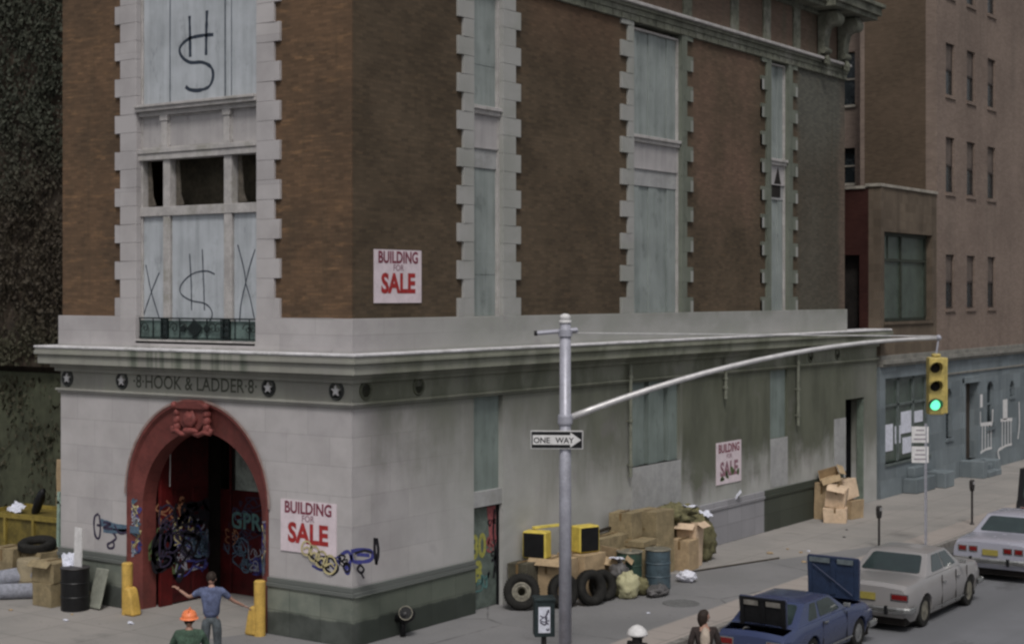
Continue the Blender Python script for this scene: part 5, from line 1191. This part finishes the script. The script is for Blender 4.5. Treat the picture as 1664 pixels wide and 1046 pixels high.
# small litter
r = random.Random(11)
for i in range(16):
    x, y = (r.uniform(.3, 3.6), r.uniform(5, 22)) if i < 9 else (r.uniform(-9, 1), r.uniform(-3.8, -.9))
    m = MB(); s_ = r.uniform(.04, .09); m.ball((0, 0, s_ * .3), (s_, s_ * .7, s_ * .35), 8, 5, .6, i); o = m.build('litter_scrap', M[r.choice(['paper', 'card', 'graybag'])], None, loc=(x, y, 0)); tag(o, 'tiny scrap of litter lying on the pavement', 'litter', 'tiny litter scraps on the pavement')

# ============================================================ CARS
def car(name, label, cat, loc, rz, P):
    """front is +y; loc on the road"""
    root = thing(name, label, cat, loc, rz)
    L, Wd = P['L'], P['W'] / 2; yw = P['wheels']; wr = P['wr']; paint = M[P['paint']]; zb = .2
    ar = wr + .055
    ys = [-L / 2, -L / 2 + .03, -L / 2 + .12]
    st = set([round(-L / 2 + .12 + i * (L - .24) / 22, 3) for i in range(23)])
    for yc in yw:
        st = {s_ for s_ in st if abs(s_ - yc) > ar + .03}
        for k in range(13): st.add(round(yc - ar * cos(pi * k / 12), 4))
    ys = sorted(set([-L / 2, -L / 2 + .03] + list(st) + [L / 2 - .03, L / 2]))
    def interp(tab, y):
        if y <= tab[0][0]: return tab[0][1]
        for (a, b), (c_, d) in zip(tab, tab[1:]):
            if y <= c_: t_ = (y - a) / (c_ - a); t_ = t_ * t_ * (3 - 2 * t_) if P.get('sm', True) else t_; return b + (d - b) * t_
        return tab[-1][1]
    def hw(y):
        e = min(abs(y + L / 2), abs(L / 2 - y)); return Wd * (.93 + .07 * min(1, e / .5) ** .5) if e < .5 else Wd
    m = MB(); ringn = 0; vs = []
    for y in ys:
        zd = interp(P['deck'], y); h = hw(y); zbot = zb + (.12 if y > L / 2 - .3 or y < -L / 2 + .3 else 0) * 1
        for yc in yw:
            if abs(y - yc) < ar - 1e-3: zbot = max(zbot, wr - .0 + sqrt(max(0, ar * ar - (y - yc) ** 2)) - .02)
        e = 0
        prof = [(.90, zbot), (.975, max(zbot, .38)), (1.0, max(zbot, .56)), (.995, max(zbot + .01, .68)), (.97, max(zbot + .02, zd - .10)), (.92, zd - .025), (.84, zd), (.45, zd + .022), (0, zd + .03)]
        right = [(h * a, y, b) for a, b in prof]; left = [(-x_, y_, z_) for x_, y_, z_ in right[:-1]][::-1]
        ringn = len(right) + len(left); vs += right + left
    fs = []
    skipd = P.get('open', [])
    for i in range(len(ys) - 1):
        ym = (ys[i] + ys[i + 1]) / 2
        for k in range(ringn):
            k2 = (k + 1) % ringn
            if k2 == 0: continue
            if any(a < ym < b for a, b in skipd) and k in (6, 7, 8, 9): continue
            fs.append((i * ringn + k, i * ringn + k2, (i + 1) * ringn + k2, (i + 1) * ringn + k))
    fs.append(list(range(ringn))); fs.append([(len(ys) - 1) * ringn + k for k in range(ringn)][::-1])
    m.add(vs, fs); body = m.build('body', paint, root, smooth=True)
    e_ = body.modifiers.new('es', 'EDGE_SPLIT'); e_.split_angle = radians(32)
    # floor pan and wheel wells
    m = MB(); m.box(-Wd * .86, Wd * .86, -L / 2 + .1, L / 2 - .1, .15, .42)
    for yc in yw: pass
    m.build('underbody', M['void'], root)
    # cabin
    c0, c1, r0, r1 = P['cab']; zbelt0 = interp(P['deck'], c0) - .01; zbelt1 = interp(P['deck'], c1) - .01; zr = P['roof']; hb = Wd * .90; hr = Wd * P.get('rw', .70)
    n = 8
    m = MB()
    BR, BL, BFL, BFR = (hb, c0, zbelt0), (-hb, c0, zbelt0), (-hb, c1, zbelt1), (hb, c1, zbelt1)
    TR, TL, TFL, TFR = (hr, r0, zr - .03), (-hr, r0, zr - .03), (-hr, r1, zr - .03), (hr, r1, zr - .03)
    m.add([BR, BL, BFL, BFR, TR, TL, TFL, TFR], [(0, 1, 5, 4), (1, 2, 6, 5), (2, 3, 7, 6), (3, 0, 4, 7)])
    g_ = []
    for i in range(n + 1):
        for j in range(n + 1):
            u = i / n * 2 - 1; v = j / n * 2 - 1; g_.append((hr * u * (1), (r0 + r1) / 2 + (r1 - r0) / 2 * v * (1), zr - .03 + .05 * (1 - u * u) ** .5 * (1 - v ** 4) ** .5 if abs(u) < 1 and abs(v) < 1 else zr - .03))
    m.add(g_, [(i * (n + 1) + j, (i + 1) * (n + 1) + j, (i + 1) * (n + 1) + j + 1, i * (n + 1) + j + 1) for i in range(n) for j in range(n)])
    cab = m.build('roof', M[P.get('roofmat', P['paint'])], root, smooth=True); b = cab.modifiers.new('bv', 'BEVEL'); b.width = .035; b.segments = 3; b.limit_method = 'ANGLE'; b.angle_limit = radians(30); e_ = cab.modifiers.new('es', 'EDGE_SPLIT'); e_.split_angle = radians(40)
    def quad(A, B, C_, D, ua, ub, va, vb, nm, mt, off=.012, par=root, rnd=.12):
        A, B, C_, D = map(Vector, (A, B, C_, D)); nrm = (B - A).cross(D - A).normalized()
        mid = (A + B + C_ + D) / 4
        if nrm.dot(mid - Vector((0, (c0 + c1) / 2, zr - .25))) < 0: nrm = -nrm
        def S_(u, v): return (A * (1 - u) + B * u) * (1 - v) + (D * (1 - u) + C_ * u) * v
        pts = [];
        for (cu, cv, a0) in ((ua, va, pi), (ub, va, 1.5 * pi), (ub, vb, 0), (ua, vb, .5 * pi)):
            ru = rnd * (ub - ua) * .5; rv = rnd * (vb - va); cu2 = cu + (ru if cu == ua else -ru); cv2 = cv + (rv if cv == va else -rv)
            for k in range(4): a = a0 + k / 3 * pi / 2; pts.append((cu2 + ru * cos(a), cv2 + rv * sin(a)))
        q = MB(); P3 = [S_(u, v) for u, v in pts]; nn = len(P3)
        q.add([p_ + nrm * off for p_ in P3] + [p_ - nrm * .004 for p_ in P3], [list(range(nn))] + [(i, (i + 1) % nn, nn + (i + 1) % nn, nn + i) for i in range(nn)])
        return q.build(nm, mt, par)
    quad(BL, BR, TR, TL, .09, .91, .12, .90, 'rear_window', M['carglass']); quad(BFL, BFR, TFR, TFL, .07, .93, .08, .92, 'windscreen', M['carglass'])
    for s_ in (1, -1):
        b0, b1_, t0, t1 = (BR, BFR, TR, TFR) if s_ == 1 else (BL, BFL, TL, TFL)
        for ua, ub in P['sidewin']:
            q = quad(b0, b1_, t1, t0, ua, ub, .14, .90, 'side_window', M['carglass'])
    # wheels
    for yc in yw:
        for s_ in (-1, 1):
            m = MB(); wd = .19; r_ = wr; ri = r_ * .62; cx_ = s_ * (Wd - .13)
            pr = [(ri, -wd * .5), (r_ * .93, -wd * .5), (r_, -wd * .36), (r_, wd * .36), (r_ * .93, wd * .5), (ri, wd * .5)]; m.lathe(pr, (cx_, yc, r_), (s_, 0, 0), 28, close=True); o = m.build('wheel', M['rubber'], root, smooth=False)
            m = MB(); m.lathe([(ri + .005, -wd * .3), (ri + .005, wd * .48), (ri * .88, wd * .44), (ri * .6, wd * .36), (ri * .35, wd * .5), (.001, wd * .52)], (cx_, yc, r_), (s_, 0, 0), 24); m.build('rim', M[P.get('rim', 'rim')], o, smooth=True)
            m = MB(); m.box(s_ * Wd * .45, s_ * (Wd - .05 - .17), yc - ar + .02, yc + ar - .02, .1, wr + ar - .02); m.build('wheel_well', M['void'], root)
    # bumpers
    zb_ = P.get('zbump', .42)
    for s_, yb in ((-1, -L / 2), (1, L / 2)):
        m = MB(); yo = yb + s_ * .06
        pth = [(-Wd - .015, yb - s_ * .35, zb_), (-Wd - .02, yb - s_ * .06, zb_), (-Wd * .9, yo, zb_), (0, yo + s_ * .03, zb_), (Wd * .9, yo, zb_), (Wd + .02, yb - s_ * .06, zb_), (Wd + .015, yb - s_ * .35, zb_)]
        pth = catmull(pth, 4); v = []; f = []
        for p_ in pth:
            v += [(p_[0], p_[1], p_[2] - .065), (p_[0] * 1.015, p_[1] + s_ * .018, p_[2] - .03), (p_[0] * 1.015, p_[1] + s_ * .018, p_[2] + .03), (p_[0], p_[1], p_[2] + .065), (p_[0] * .985, p_[1] - s_ * .03, p_[2])]
        for i in range(len(pth) - 1):
            for k in range(5): f.append((i * 5 + k, i * 5 + (k + 1) % 5, (i + 1) * 5 + (k + 1) % 5, (i + 1) * 5 + k))
        m.add(v, f); o = m.build('bumper', M['chrome'], root, smooth=False)
        m = MB()
        for xx in (-.45, .45): m.obox((xx, yo + s_ * .045, zb_), (.07, .05, .18))
        m.build('bumper_guard', M['black'], o, bevel=.01)
    zt = P.get('ztail', .66)
    for s_ in (-1, 1):
        m = MB(); xs = s_ * Wd * .68
        for k in range(P.get('ntail', 1)):
            xc = s_ * (Wd * (P.get('xtail', .70) - .27 * k)); ww = P.get('wtail', .2); m.box(xc - ww, xc + ww, -L / 2 - .02, -L / 2 + .02, zt - .055, zt + .055)
        o = m.build('tail_lamp', M['tail'], root, bevel=.012)
        m = MB()
        for k in range(P.get('ntail', 1)):
            xc = s_ * (Wd * (P.get('xtail', .70) - .27 * k)); ww = P.get('wtail', .2) + .02; m.box(xc - ww, xc + ww, -L / 2 - .014, -L / 2, zt - .075, zt + .075)
        m.build('lamp_bezel', M['chrome'], o)
        m = MB(); m.lathe([(.095, 0), (.08, .02), (.001, .035)], (s_ * Wd * .7, L / 2 - .005, .64), (0, 1, 0), 16); m.build('headlight', M['steel_light'], root)
    m = MB(); m.box(-.19, .19, -L / 2 - .03, -L / 2 - .01, P.get('zplate', .6) - .07, P.get('zplate', .6) + .07); m.build('licence_plate', M['plate'], root)
    m = MB(); m.box(-.17, .17, L / 2 + .0, L / 2 + .015, .52, .76); m.box(-Wd * .5, Wd * .5, L / 2, L / 2 + .008, .55, .74); m.build('grille', M['black'], root)
    # seams, handles, mirrors, trim strip
    for s_ in (-1, 1):
        m = MB()
        for yy in P['seams']:
            zt_ = interp(P['deck'], yy) - .05
            for za, zc in ((.26, .55), (.55, zt_)): m.box(s_ * (Wd * .985 - .004), s_ * (Wd * 1.0 + .0015), yy - .003, yy + .003, za, zc)
        m.build('door_seam', M['void'], root)
        m = MB()
        for yy in P['seams'][:-1] if len(P['seams']) > 2 else P['seams'][:1]: m.box(s_ * Wd * .98, s_ * (Wd + .02), yy + .05, yy + .2, .78, .81)
        m.build('door_handle', M['chrome'], root, bevel=.006)
        m = MB(); m.obox((s_ * (Wd * .98 + .06), c1 - .28, zbelt1 + .1), (.14, .05, .09)); m.build('wing_mirror', M['chrome'], root, bevel=.015)
        m = MB(); m.box(s_ * (Wd - .002), s_ * (Wd + .006), yw[0] + ar + .05, yw[1] - ar - .05, .30, .335); m.build('trim_strip', M['chrome'], root)
    return root, body, cab
M['p_grey'] = mat_paint('warm_grey_car_paint', (139, 136, 136), .3, (128, 124, 118)); M['p_blue'] = mat_paint('dark_blue_car_paint', (54, 63, 94), .24, (66, 68, 82)); M['p_silver'] = mat_paint('silver_blue_car_paint', (158, 158, 170), .26, (128, 128, 134)); M['p_black'] = mat_paint('black_van_paint', (30, 30, 34), .35, (54, 52, 52)); M['p_vinyl'] = plain('grey_vinyl_roof', (132, 124, 128), .7, .1, 20)
# grey saloon: local y=0 at world 9.95
g_, gb, gc = car('parked_car', 'warm grey saloon parked between the blue car and the silver car', 'car', (7.24, 10.05, -.14), 0,
    dict(L=4.45, W=1.82, wheels=(-1.25, 1.48), wr=.34, paint='p_grey', roofmat='p_grey', deck=[(-2.22, .90), (-2.1, .97), (-.9, 1.0), (1.1, 1.0), (2.1, .93), (2.22, .84)], cab=(-1.05, 1.1, -.45, .60), roof=1.42, rw=.70, sidewin=[(.16, .50), (.54, .88)], seams=[-.3, .55, 1.25], ztail=.74, zplate=.72, wtail=.17, xtail=.77, zbump=.48))
g_['label'] = 'warm grey saloon parked between the blue car and the silver car'
# silver saloon
car('parked_car', 'silver blue saloon parked ahead of the warm grey saloon', 'car', (7.55, 17.3, -.14), 0,
    dict(L=5.2, W=1.95, wheels=(-1.45, 1.6), wr=.35, paint='p_silver', roofmat='p_silver', deck=[(-2.6, .90), (-2.4, .96), (-1.1, .98), (1.2, .98), (2.45, .92), (2.6, .84)], cab=(-1.35, 1.2, -.7, .6), roof=1.40, rw=.72, sidewin=[(.12, .5), (.54, .9)], seams=[-.5, .5, 1.3], ztail=.76, ntail=2, wtail=.09, zplate=.7, zbump=.5))
# blue coupe, boot and bonnet open
bc, bb, bcab = car('parked_car', 'blue coupe with its bonnet and boot lid raised, parked behind the grey saloon', 'car', (7.05, 4.875, -.14), 0,
    dict(L=4.05, W=1.48, wheels=(-.88, 1.30), wr=.30, paint='p_blue', roofmat='p_blue', deck=[(-2.02, .70), (-1.88, .79), (-1.3, .87), (.8, .89), (1.75, .83), (2.02, .66)], cab=(-1.50, .80, -.95, .18), roof=1.24, rw=.76, sidewin=[(.22, .40), (.46, .88)], seams=[-.45, .65], open=[(-1.95, -1.58), (.88, 1.66)], ztail=.60, zplate=.45, wtail=.17, zbump=.40, rim='chrome'))
m = MB(); m.box(-.55, .55, -1.93, -1.6, .36, .40); m.box(-.58, .58, .9, 1.64, .44, .48); m.box(-.3, .3, 1.0, 1.5, .48, .74); m.build('open_bay', M['void'], bc)
def lid(nm, lab, hinge, w_, L_, ang, outer, inner):
    '''a panel that ran rearwards (-y) from its hinge when shut and is swung up by ang'''
    m = MB(); m.prism([(-w_ / 2, 0), (w_ / 2, 0), (w_ / 2 * 1.04, -L_ * .94), (w_ / 2 * .98, -L_), (-w_ / 2 * .98, -L_), (-w_ / 2 * 1.04, -L_ * .94)], 'z', 0, .025)
    o = m.build(nm, outer, bc, bevel=.01, loc=hinge, rot=(-ang, 0, 0)); o['label'] = lab
    m = MB(); m.box(-w_ / 2 + .02, w_ / 2 - .02, -L_ + .03, -.02, -.010, -.002)
    for a, b, c_, d in ((-w_ / 2 + .01, -w_ / 2 + .09, -L_ + .02, -.01), (w_ / 2 - .09, w_ / 2 - .01, -L_ + .02, -.01), (-w_ / 2 + .09, w_ / 2 - .09, -L_ + .02, -L_ + .07), (-.05, .05, -L_ + .08, -.08)): m.box(a, b, c_, d, -.035, -.011)
    m.build('inner_frame', inner, o); return o
bl = lid('boot_lid', 'raised boot lid showing its black underside', (.03, -1.52, .82), .94, .56, radians(84), M['p_blue'], M['black'])
m = MB(); m.box(-.37, -.08, -.49, -.40, -.042, -.036); m.box(.08, .37, -.49, -.40, -.042, -.036); m.each('pale_cutout', plain('pale_cutout', (116, 112, 106), .6, .2, 5), bl)
M['p_dkblue'] = plain('deep_blue_bonnet_lining', (40, 52, 76), .5, .2, 3)
hl = lid('bonnet', 'raised bonnet hinged at the nose and standing upright', (0, 1.70, .84), 1.10, .84, radians(88), M['p_blue'], M['p_dkblue'])
m = MB(); m.box(-.50, -.06, -.80, -.70, -.042, -.036); m.box(.10, .44, -.80, -.70, -.042, -.036); m.each('stiffener', plain('stiffener_grey', (96, 104, 108), .6, .2, 5), hl)
m = MB(); m.tube([(-.42, -.66, -.05), (.42, -.1, -.05)], .01, 6); m.build('diagonal_rib', M['p_blue'], hl)
# dark van at the right edge
car('parked_van', 'black van parked beyond the silver blue saloon', 'van', (7.0, 23.6, -.14), 0,
    dict(L=4.6, W=1.95, wheels=(-1.35, 1.45), wr=.35, paint='p_black', roofmat='p_black', deck=[(-2.3, 1.1), (-2.2, 1.2), (1.4, 1.2), (2.2, 1.05), (2.3, .9)], cab=(-2.28, 1.7, -2.15, 1.0), roof=2.05, rw=.86, sidewin=[(.1, .36), (.40, .66), (.70, .92)], seams=[.3, 1.2], ztail=.9, zplate=.6, wtail=.08, zbump=.45))

# ============================================================ PEOPLE
def skin_mesh(chains, lev=2):
    """chains: list of (points, radii); first point may be shared with an earlier chain (welded)"""
    vs = []; es = []; rs = []; key = {}
    for pts, rad in chains:
        prev = None
        for p, r_ in zip(pts, rad):
            k = tuple(round(c, 4) for c in p)
            if k not in key: key[k] = len(vs); vs.append(p); rs.append(r_)
            i = key[k]
            if prev is not None and prev != i: es.append((prev, i))
            prev = i
    me = bpy.data.meshes.new('sk'); me.from_pydata(vs, es, []); o = bpy.data.objects.new('sk', me); COL.objects.link(o)
    md = o.modifiers.new('s', 'SKIN'); md.use_smooth_shade = True
    if not me.skin_vertices: 
        raise RuntimeError('no skin layer')
    for i, r_ in enumerate(rs):
        sv = me.skin_vertices[0].data[i]; sv.radius = (r_, r_) if not isinstance(r_, tuple) else r_; sv.use_root = (i == 0)
    if lev: sb = o.modifiers.new('u', 'SUBSURF'); sb.levels = lev; sb.render_levels = lev
    bpy.context.view_layer.update()
    e = o.evaluated_get(bpy.context.evaluated_depsgraph_get()); me2 = bpy.data.meshes.new_from_object(e)
    out = ([tuple(v.co) for v in me2.vertices], [tuple(p.vertices) for p in me2.polygons])
    bpy.data.objects.remove(o); bpy.data.meshes.remove(me); bpy.data.meshes.remove(me2)
    return out
def hand(mb, wrist, direc, up, side):
    """palm with five fingers beyond the wrist"""
    d = Vector(direc).normalized(); u = Vector(up); u = (u - d * u.dot(d)).normalized(); s_ = d.cross(u) * side; W_ = Vector(wrist)
    palm = [W_, W_ + d * .05, W_ + d * .09]; mb.add(*skin_mesh([([tuple(p) for p in palm], [(.024, .018), (.036, .016), (.036, .014)])], 1))
    for k, (o_, L_) in enumerate(((-.030, .075), (-.010, .085), (.010, .08), (.030, .062))):
        b = W_ + d * .085 + s_ * o_; p = [b, b + d * L_ * .45 - u * .004, b + d * L_ * .75 - u * .015, b + d * L_ * .92 - u * .032]
        mb.add(*skin_mesh([([tuple(q) for q in p], [.0095, .009, .008, .007])], 1))
    b = W_ + d * .03 - s_ * .03; p = [b, b + d * .03 - s_ * .025, b + d * .06 - s_ * .032]; mb.add(*skin_mesh([([tuple(q) for q in p], [.011, .010, .008])], 1))
def person(label, loc, rz, J, top, bottom, top_label=None, sleeve='long', hat=None, hairlen=0, build=1., vest=None):
    t_ = thing('person', label, 'person', loc, rz)
    B = build; V = lambda k: J[k]
    hd = Vector(J['head']); nk = Vector(J['neck'])
    m = MB()
    ch = [([J['pelvis'], J['waist'], J['chest'], J['neck'], tuple(nk + (hd - nk) * .45)], [(.06 * B, .05 * B), (.10 * B, .08 * B), (.13 * B, .095 * B), (.055, .055), (.055, .06)])]
    for s_ in ('l', 'r'):
        ch.append(([J['chest'], J['sh_' + s_], J['el_' + s_], J['wr_' + s_]], [(.14 * B, .10 * B), (.055 * B, .055 * B), (.038, .038), (.025, .025)]))
        ch.append(([J['pelvis'], J['hip_' + s_], J['kn_' + s_], J['an_' + s_], J['to_' + s_]], [(.06 * B, .05 * B), (.055 * B, .055 * B), (.05, .05), (.036, .036), (.03, .03)]))
    m.add(*skin_mesh(ch, 1))
    # head
    f_ = Vector(J['face']).normalized(); rt = f_.cross(Vector((0, 0, 1))).normalized(); upv = rt.cross(f_)
    def hp(a, b, c_): return hd + rt * a + f_ * b + upv * c_
    hb_ = MB(); hb_.ball((0, 0, 0), (.075, .095, .115), 20, 14); Mh = Matrix((rt, f_, upv)).transposed().to_4x4(); Mh.translation = hd
    m.add([Mh @ Vector((v[0] * (1 - .25 * max(0, -v[2] / .115)), v[1] - (.01 if v[2] < 0 else 0), v[2])) for v in hb_.v], hb_.f)
    m.add([tuple(hp(-.012, .088, -.015)), tuple(hp(.012, .088, -.015)), tuple(hp(0, .118, -.02)), tuple(hp(0, .09, .022))], [(0, 1, 2), (1, 3, 2), (0, 2, 3)])
    for s_ in (-1, 1): hb_ = MB(); hb_.ball((0, 0, 0), (.012, .022, .032), 8, 6); m.add([Mh @ (Vector(v) + Vector((s_ * .077, -.005, -.005))) for v in hb_.v], hb_.f)
    for s_, k in ((1, 'r'), (-1, 'l')):
        w_ = Vector(J['wr_' + k]); e_ = Vector(J['el_' + k]); hand(m, w_, w_ - e_, (0, 0, 1) if abs((w_ - e_).normalized().z) < .8 else (0, 1, 0), s_)
    body = m.build('body', M['skin'], t_, smooth=True, weld=False)
    m = MB()
    for s_ in (-1, 1): m.ball(tuple(hp(s_ * .03, .086, .012)), (.010, .008, .006), 8, 6)
    m.tube([tuple(hp(-.022, .082, -.058)), tuple(hp(0, .09, -.06)), tuple(hp(.022, .082, -.058))], .005, 6); m.build('eyes_and_mouth', M['hair'], body)
    # top garment
    m = MB(); lo = tuple(Vector(J['pelvis']) - (Vector(J['waist']) - Vector(J['pelvis'])) * .35)
    ch = [([lo, J['waist'], J['chest'], tuple(Vector(J['chest']) + (nk - Vector(J['chest'])) * .95)], [(.185 * B, .15 * B), (.15 * B, .125 * B), (.17 * B, .13 * B), (.085, .085)])]
    for s_ in ('l', 'r'):
        e_ = Vector(J['el_' + s_]); w_ = Vector(J['wr_' + s_]); wq = tuple(e_ + (w_ - e_) * (.92 if sleeve == 'long' else .05))
        ch.append(([J['chest'], J['sh_' + s_], J['el_' + s_], wq], [(.165 * B, .125 * B), (.075 * B, .075 * B), (.058, .058), (.042, .042)]) if sleeve == 'long' else ([J['chest'], J['sh_' + s_], tuple(Vector(J['sh_' + s_]) * .25 + e_ * .75)], [(.165 * B, .125 * B), (.075 * B, .075 * B), (.06, .06)]))
    m.add(*skin_mesh(ch, 1)); g_ = m.build('jacket' if sleeve == 'long' else 'shirt', M[top], t_, smooth=True, weld=False)
    m = MB(); ch = [([tuple(Vector(J['pelvis']) * .6 + Vector(J['waist']) * .4), J['pelvis']], [(.138 * B, .108 * B), (.15 * B, .122 * B)])]
    for s_ in ('l', 'r'): ch.append(([J['pelvis'], J['hip_' + s_], J['kn_' + s_], J['an_' + s_]], [(.145 * B, .12 * B), (.105 * B, .105 * B), (.078, .078), (.062, .062)]))
    m.add(*skin_mesh(ch, 1)); m.build('trousers', M[bottom], t_, smooth=True, weld=False)
    for s_ in ('l', 'r'):
        a = Vector(J['an_' + s_]); b = Vector(J['to_' + s_]); m = MB(); m.add(*skin_mesh([([tuple(a - Vector((0, 0, .03)) - (b - a) * .2), tuple((a + b) / 2 - Vector((0, 0, .015))), tuple(b + (b - a) * .15)], [(.045, .05), (.048, .045), (.042, .03)])], 1)); m.build('shoe', M['shoe'], t_, smooth=True)
    if vest:
        m = MB(); m.add(*skin_mesh([([lo, J['waist'], J['chest'], tuple(Vector(J['chest']) + (nk - Vector(J['chest'])) * .6)], [(.16 * B, .13 * B), (.15 * B, .125 * B), (.175 * B, .135 * B), (.08, .08)])], 1)); m.v = [v for v in m.v]; m.build('vest', M[vest], t_, smooth=True, weld=False)
    if hat:
        m = MB(); q = MB(); q.lathe([(.155, -.01), (.15, .005), (.128, .01), (.122, .06), (.095, .11), (.05, .135), (.001, .142)], n=24); m.add([Mh @ (Vector(v) + Vector((0, .0, .035))) for v in q.v], q.f)
        q = MB(); q.box(-.012, .012, -.11, .11, .10, .155); q.box(-.08, .08, .11, .19, -.012, .0); m.add([Mh @ (Vector(v) + Vector((0, 0, .035))) for v in q.v], q.f)
        m.build('hard_hat', M[hat], t_, smooth=False, bevel=.006)
    q = MB(); q.ball((0, 0, 0), (.088, .10, .105), 20, 14, .12, 5); m = MB()
    vv = [Vector(v) for v in q.v]
    for v in vv:
        if v.y > .03 and v.z < .06: v.y = .03 if v.z < .02 else v.y * .8
        if hairlen and v.z < 0 and v.y < .04: v.z *= 1 + hairlen * 4; v.x *= 1.1
    m.add([Mh @ (v + Vector((0, -.018, .025))) for v in vv], q.f); m.build('hair', M['hair'], t_, smooth=True)
    return t_
def base_pose(h=1.75):
    k = h / 1.75; J = dict(pelvis=(0, 0, .95), waist=(0, 0, 1.13), chest=(0, 0, 1.33), neck=(0, .01, 1.49), head=(0, .03, 1.63), face=(0, 1, 0),
        sh_l=(-.19, 0, 1.41), sh_r=(.19, 0, 1.41), el_l=(-.24, -.02, 1.12), el_r=(.24, -.02, 1.12), wr_l=(-.25, .06, .88), wr_r=(.25, .06, .88),
        hip_l=(-.095, 0, .90), hip_r=(.095, 0, .90), kn_l=(-.11, .02, .49), kn_r=(.11, .02, .49), an_l=(-.12, 0, .09), an_r=(.12, 0, .09), to_l=(-.14, .14, .035), to_r=(.14, .14, .035))
    return {a: (tuple(c_ * k for c_ in b) if a != 'face' else b) for a, b in J.items()}
# man with both arms spread (faces away from the doorway, towards the street)
J = base_pose(1.74); J.update(el_l=(-.40, .08, 1.28), wr_l=(-.60, .20, 1.40), el_r=(.38, .10, 1.20), wr_r=(.58, .20, 1.08), face=(.2, .9, -.1), head=(.0, .04, 1.62))
person('man in a faded blue shirt spreading both arms before the arched doorway', (-.98, -2.75, 0), ANG + .1, J, 'shirt_blue', 'grey_trouser', sleeve='short', build=1.02)
# man with orange hard hat
J = base_pose(1.76); J.update(el_l=(-.30, .10, 1.16), wr_l=(-.20, .30, 1.10), el_r=(.30, .10, 1.16), wr_r=(.26, .34, 1.12), face=(.1, 1, .05))
person('worker in an orange hard hat and green jacket seen from behind', (.95, -5.1, -.14), ANG + .15, J, 'jacket_green', 'denim', hat='orange', build=1.12)
# woman by the blue car
J = base_pose(1.64); J.update(face=(.9, .4, -.15), wr_r=(.2, .16, .98), wr_l=(-.22, .12, .96), el_l=(-.24, -.04, 1.08), el_r=(.24, -.04, 1.08))
wm = person('dark haired person in a brown vest standing behind the blue coupe', (7.42, .42, -.14), ANG, J, 'vest', 'navy', hairlen=.22, build=.88)
m = MB(); m.ball((0, -.10, 1.18), (.085, .055, .2), 14, 10, .15, 4); m.build('back_panel', M['cream_shirt'], wm, smooth=True)
# dark case held beside the man
bx_ = MB(); bx_.box(-.14, .14, -.09, .09, 0, .42); cs = thing('tool_case', 'small dark case standing beside the man in the blue shirt', 'case', (-.30, -2.70, 0), ANG); bx_.build('case_body', M['black'], cs, bevel=.02)
m = MB(); m.tube([(-.07, 0, .42), (-.07, 0, .48), (.07, 0, .48), (.07, 0, .42)], .012, 8); m.build('handle', M['meter'], cs)
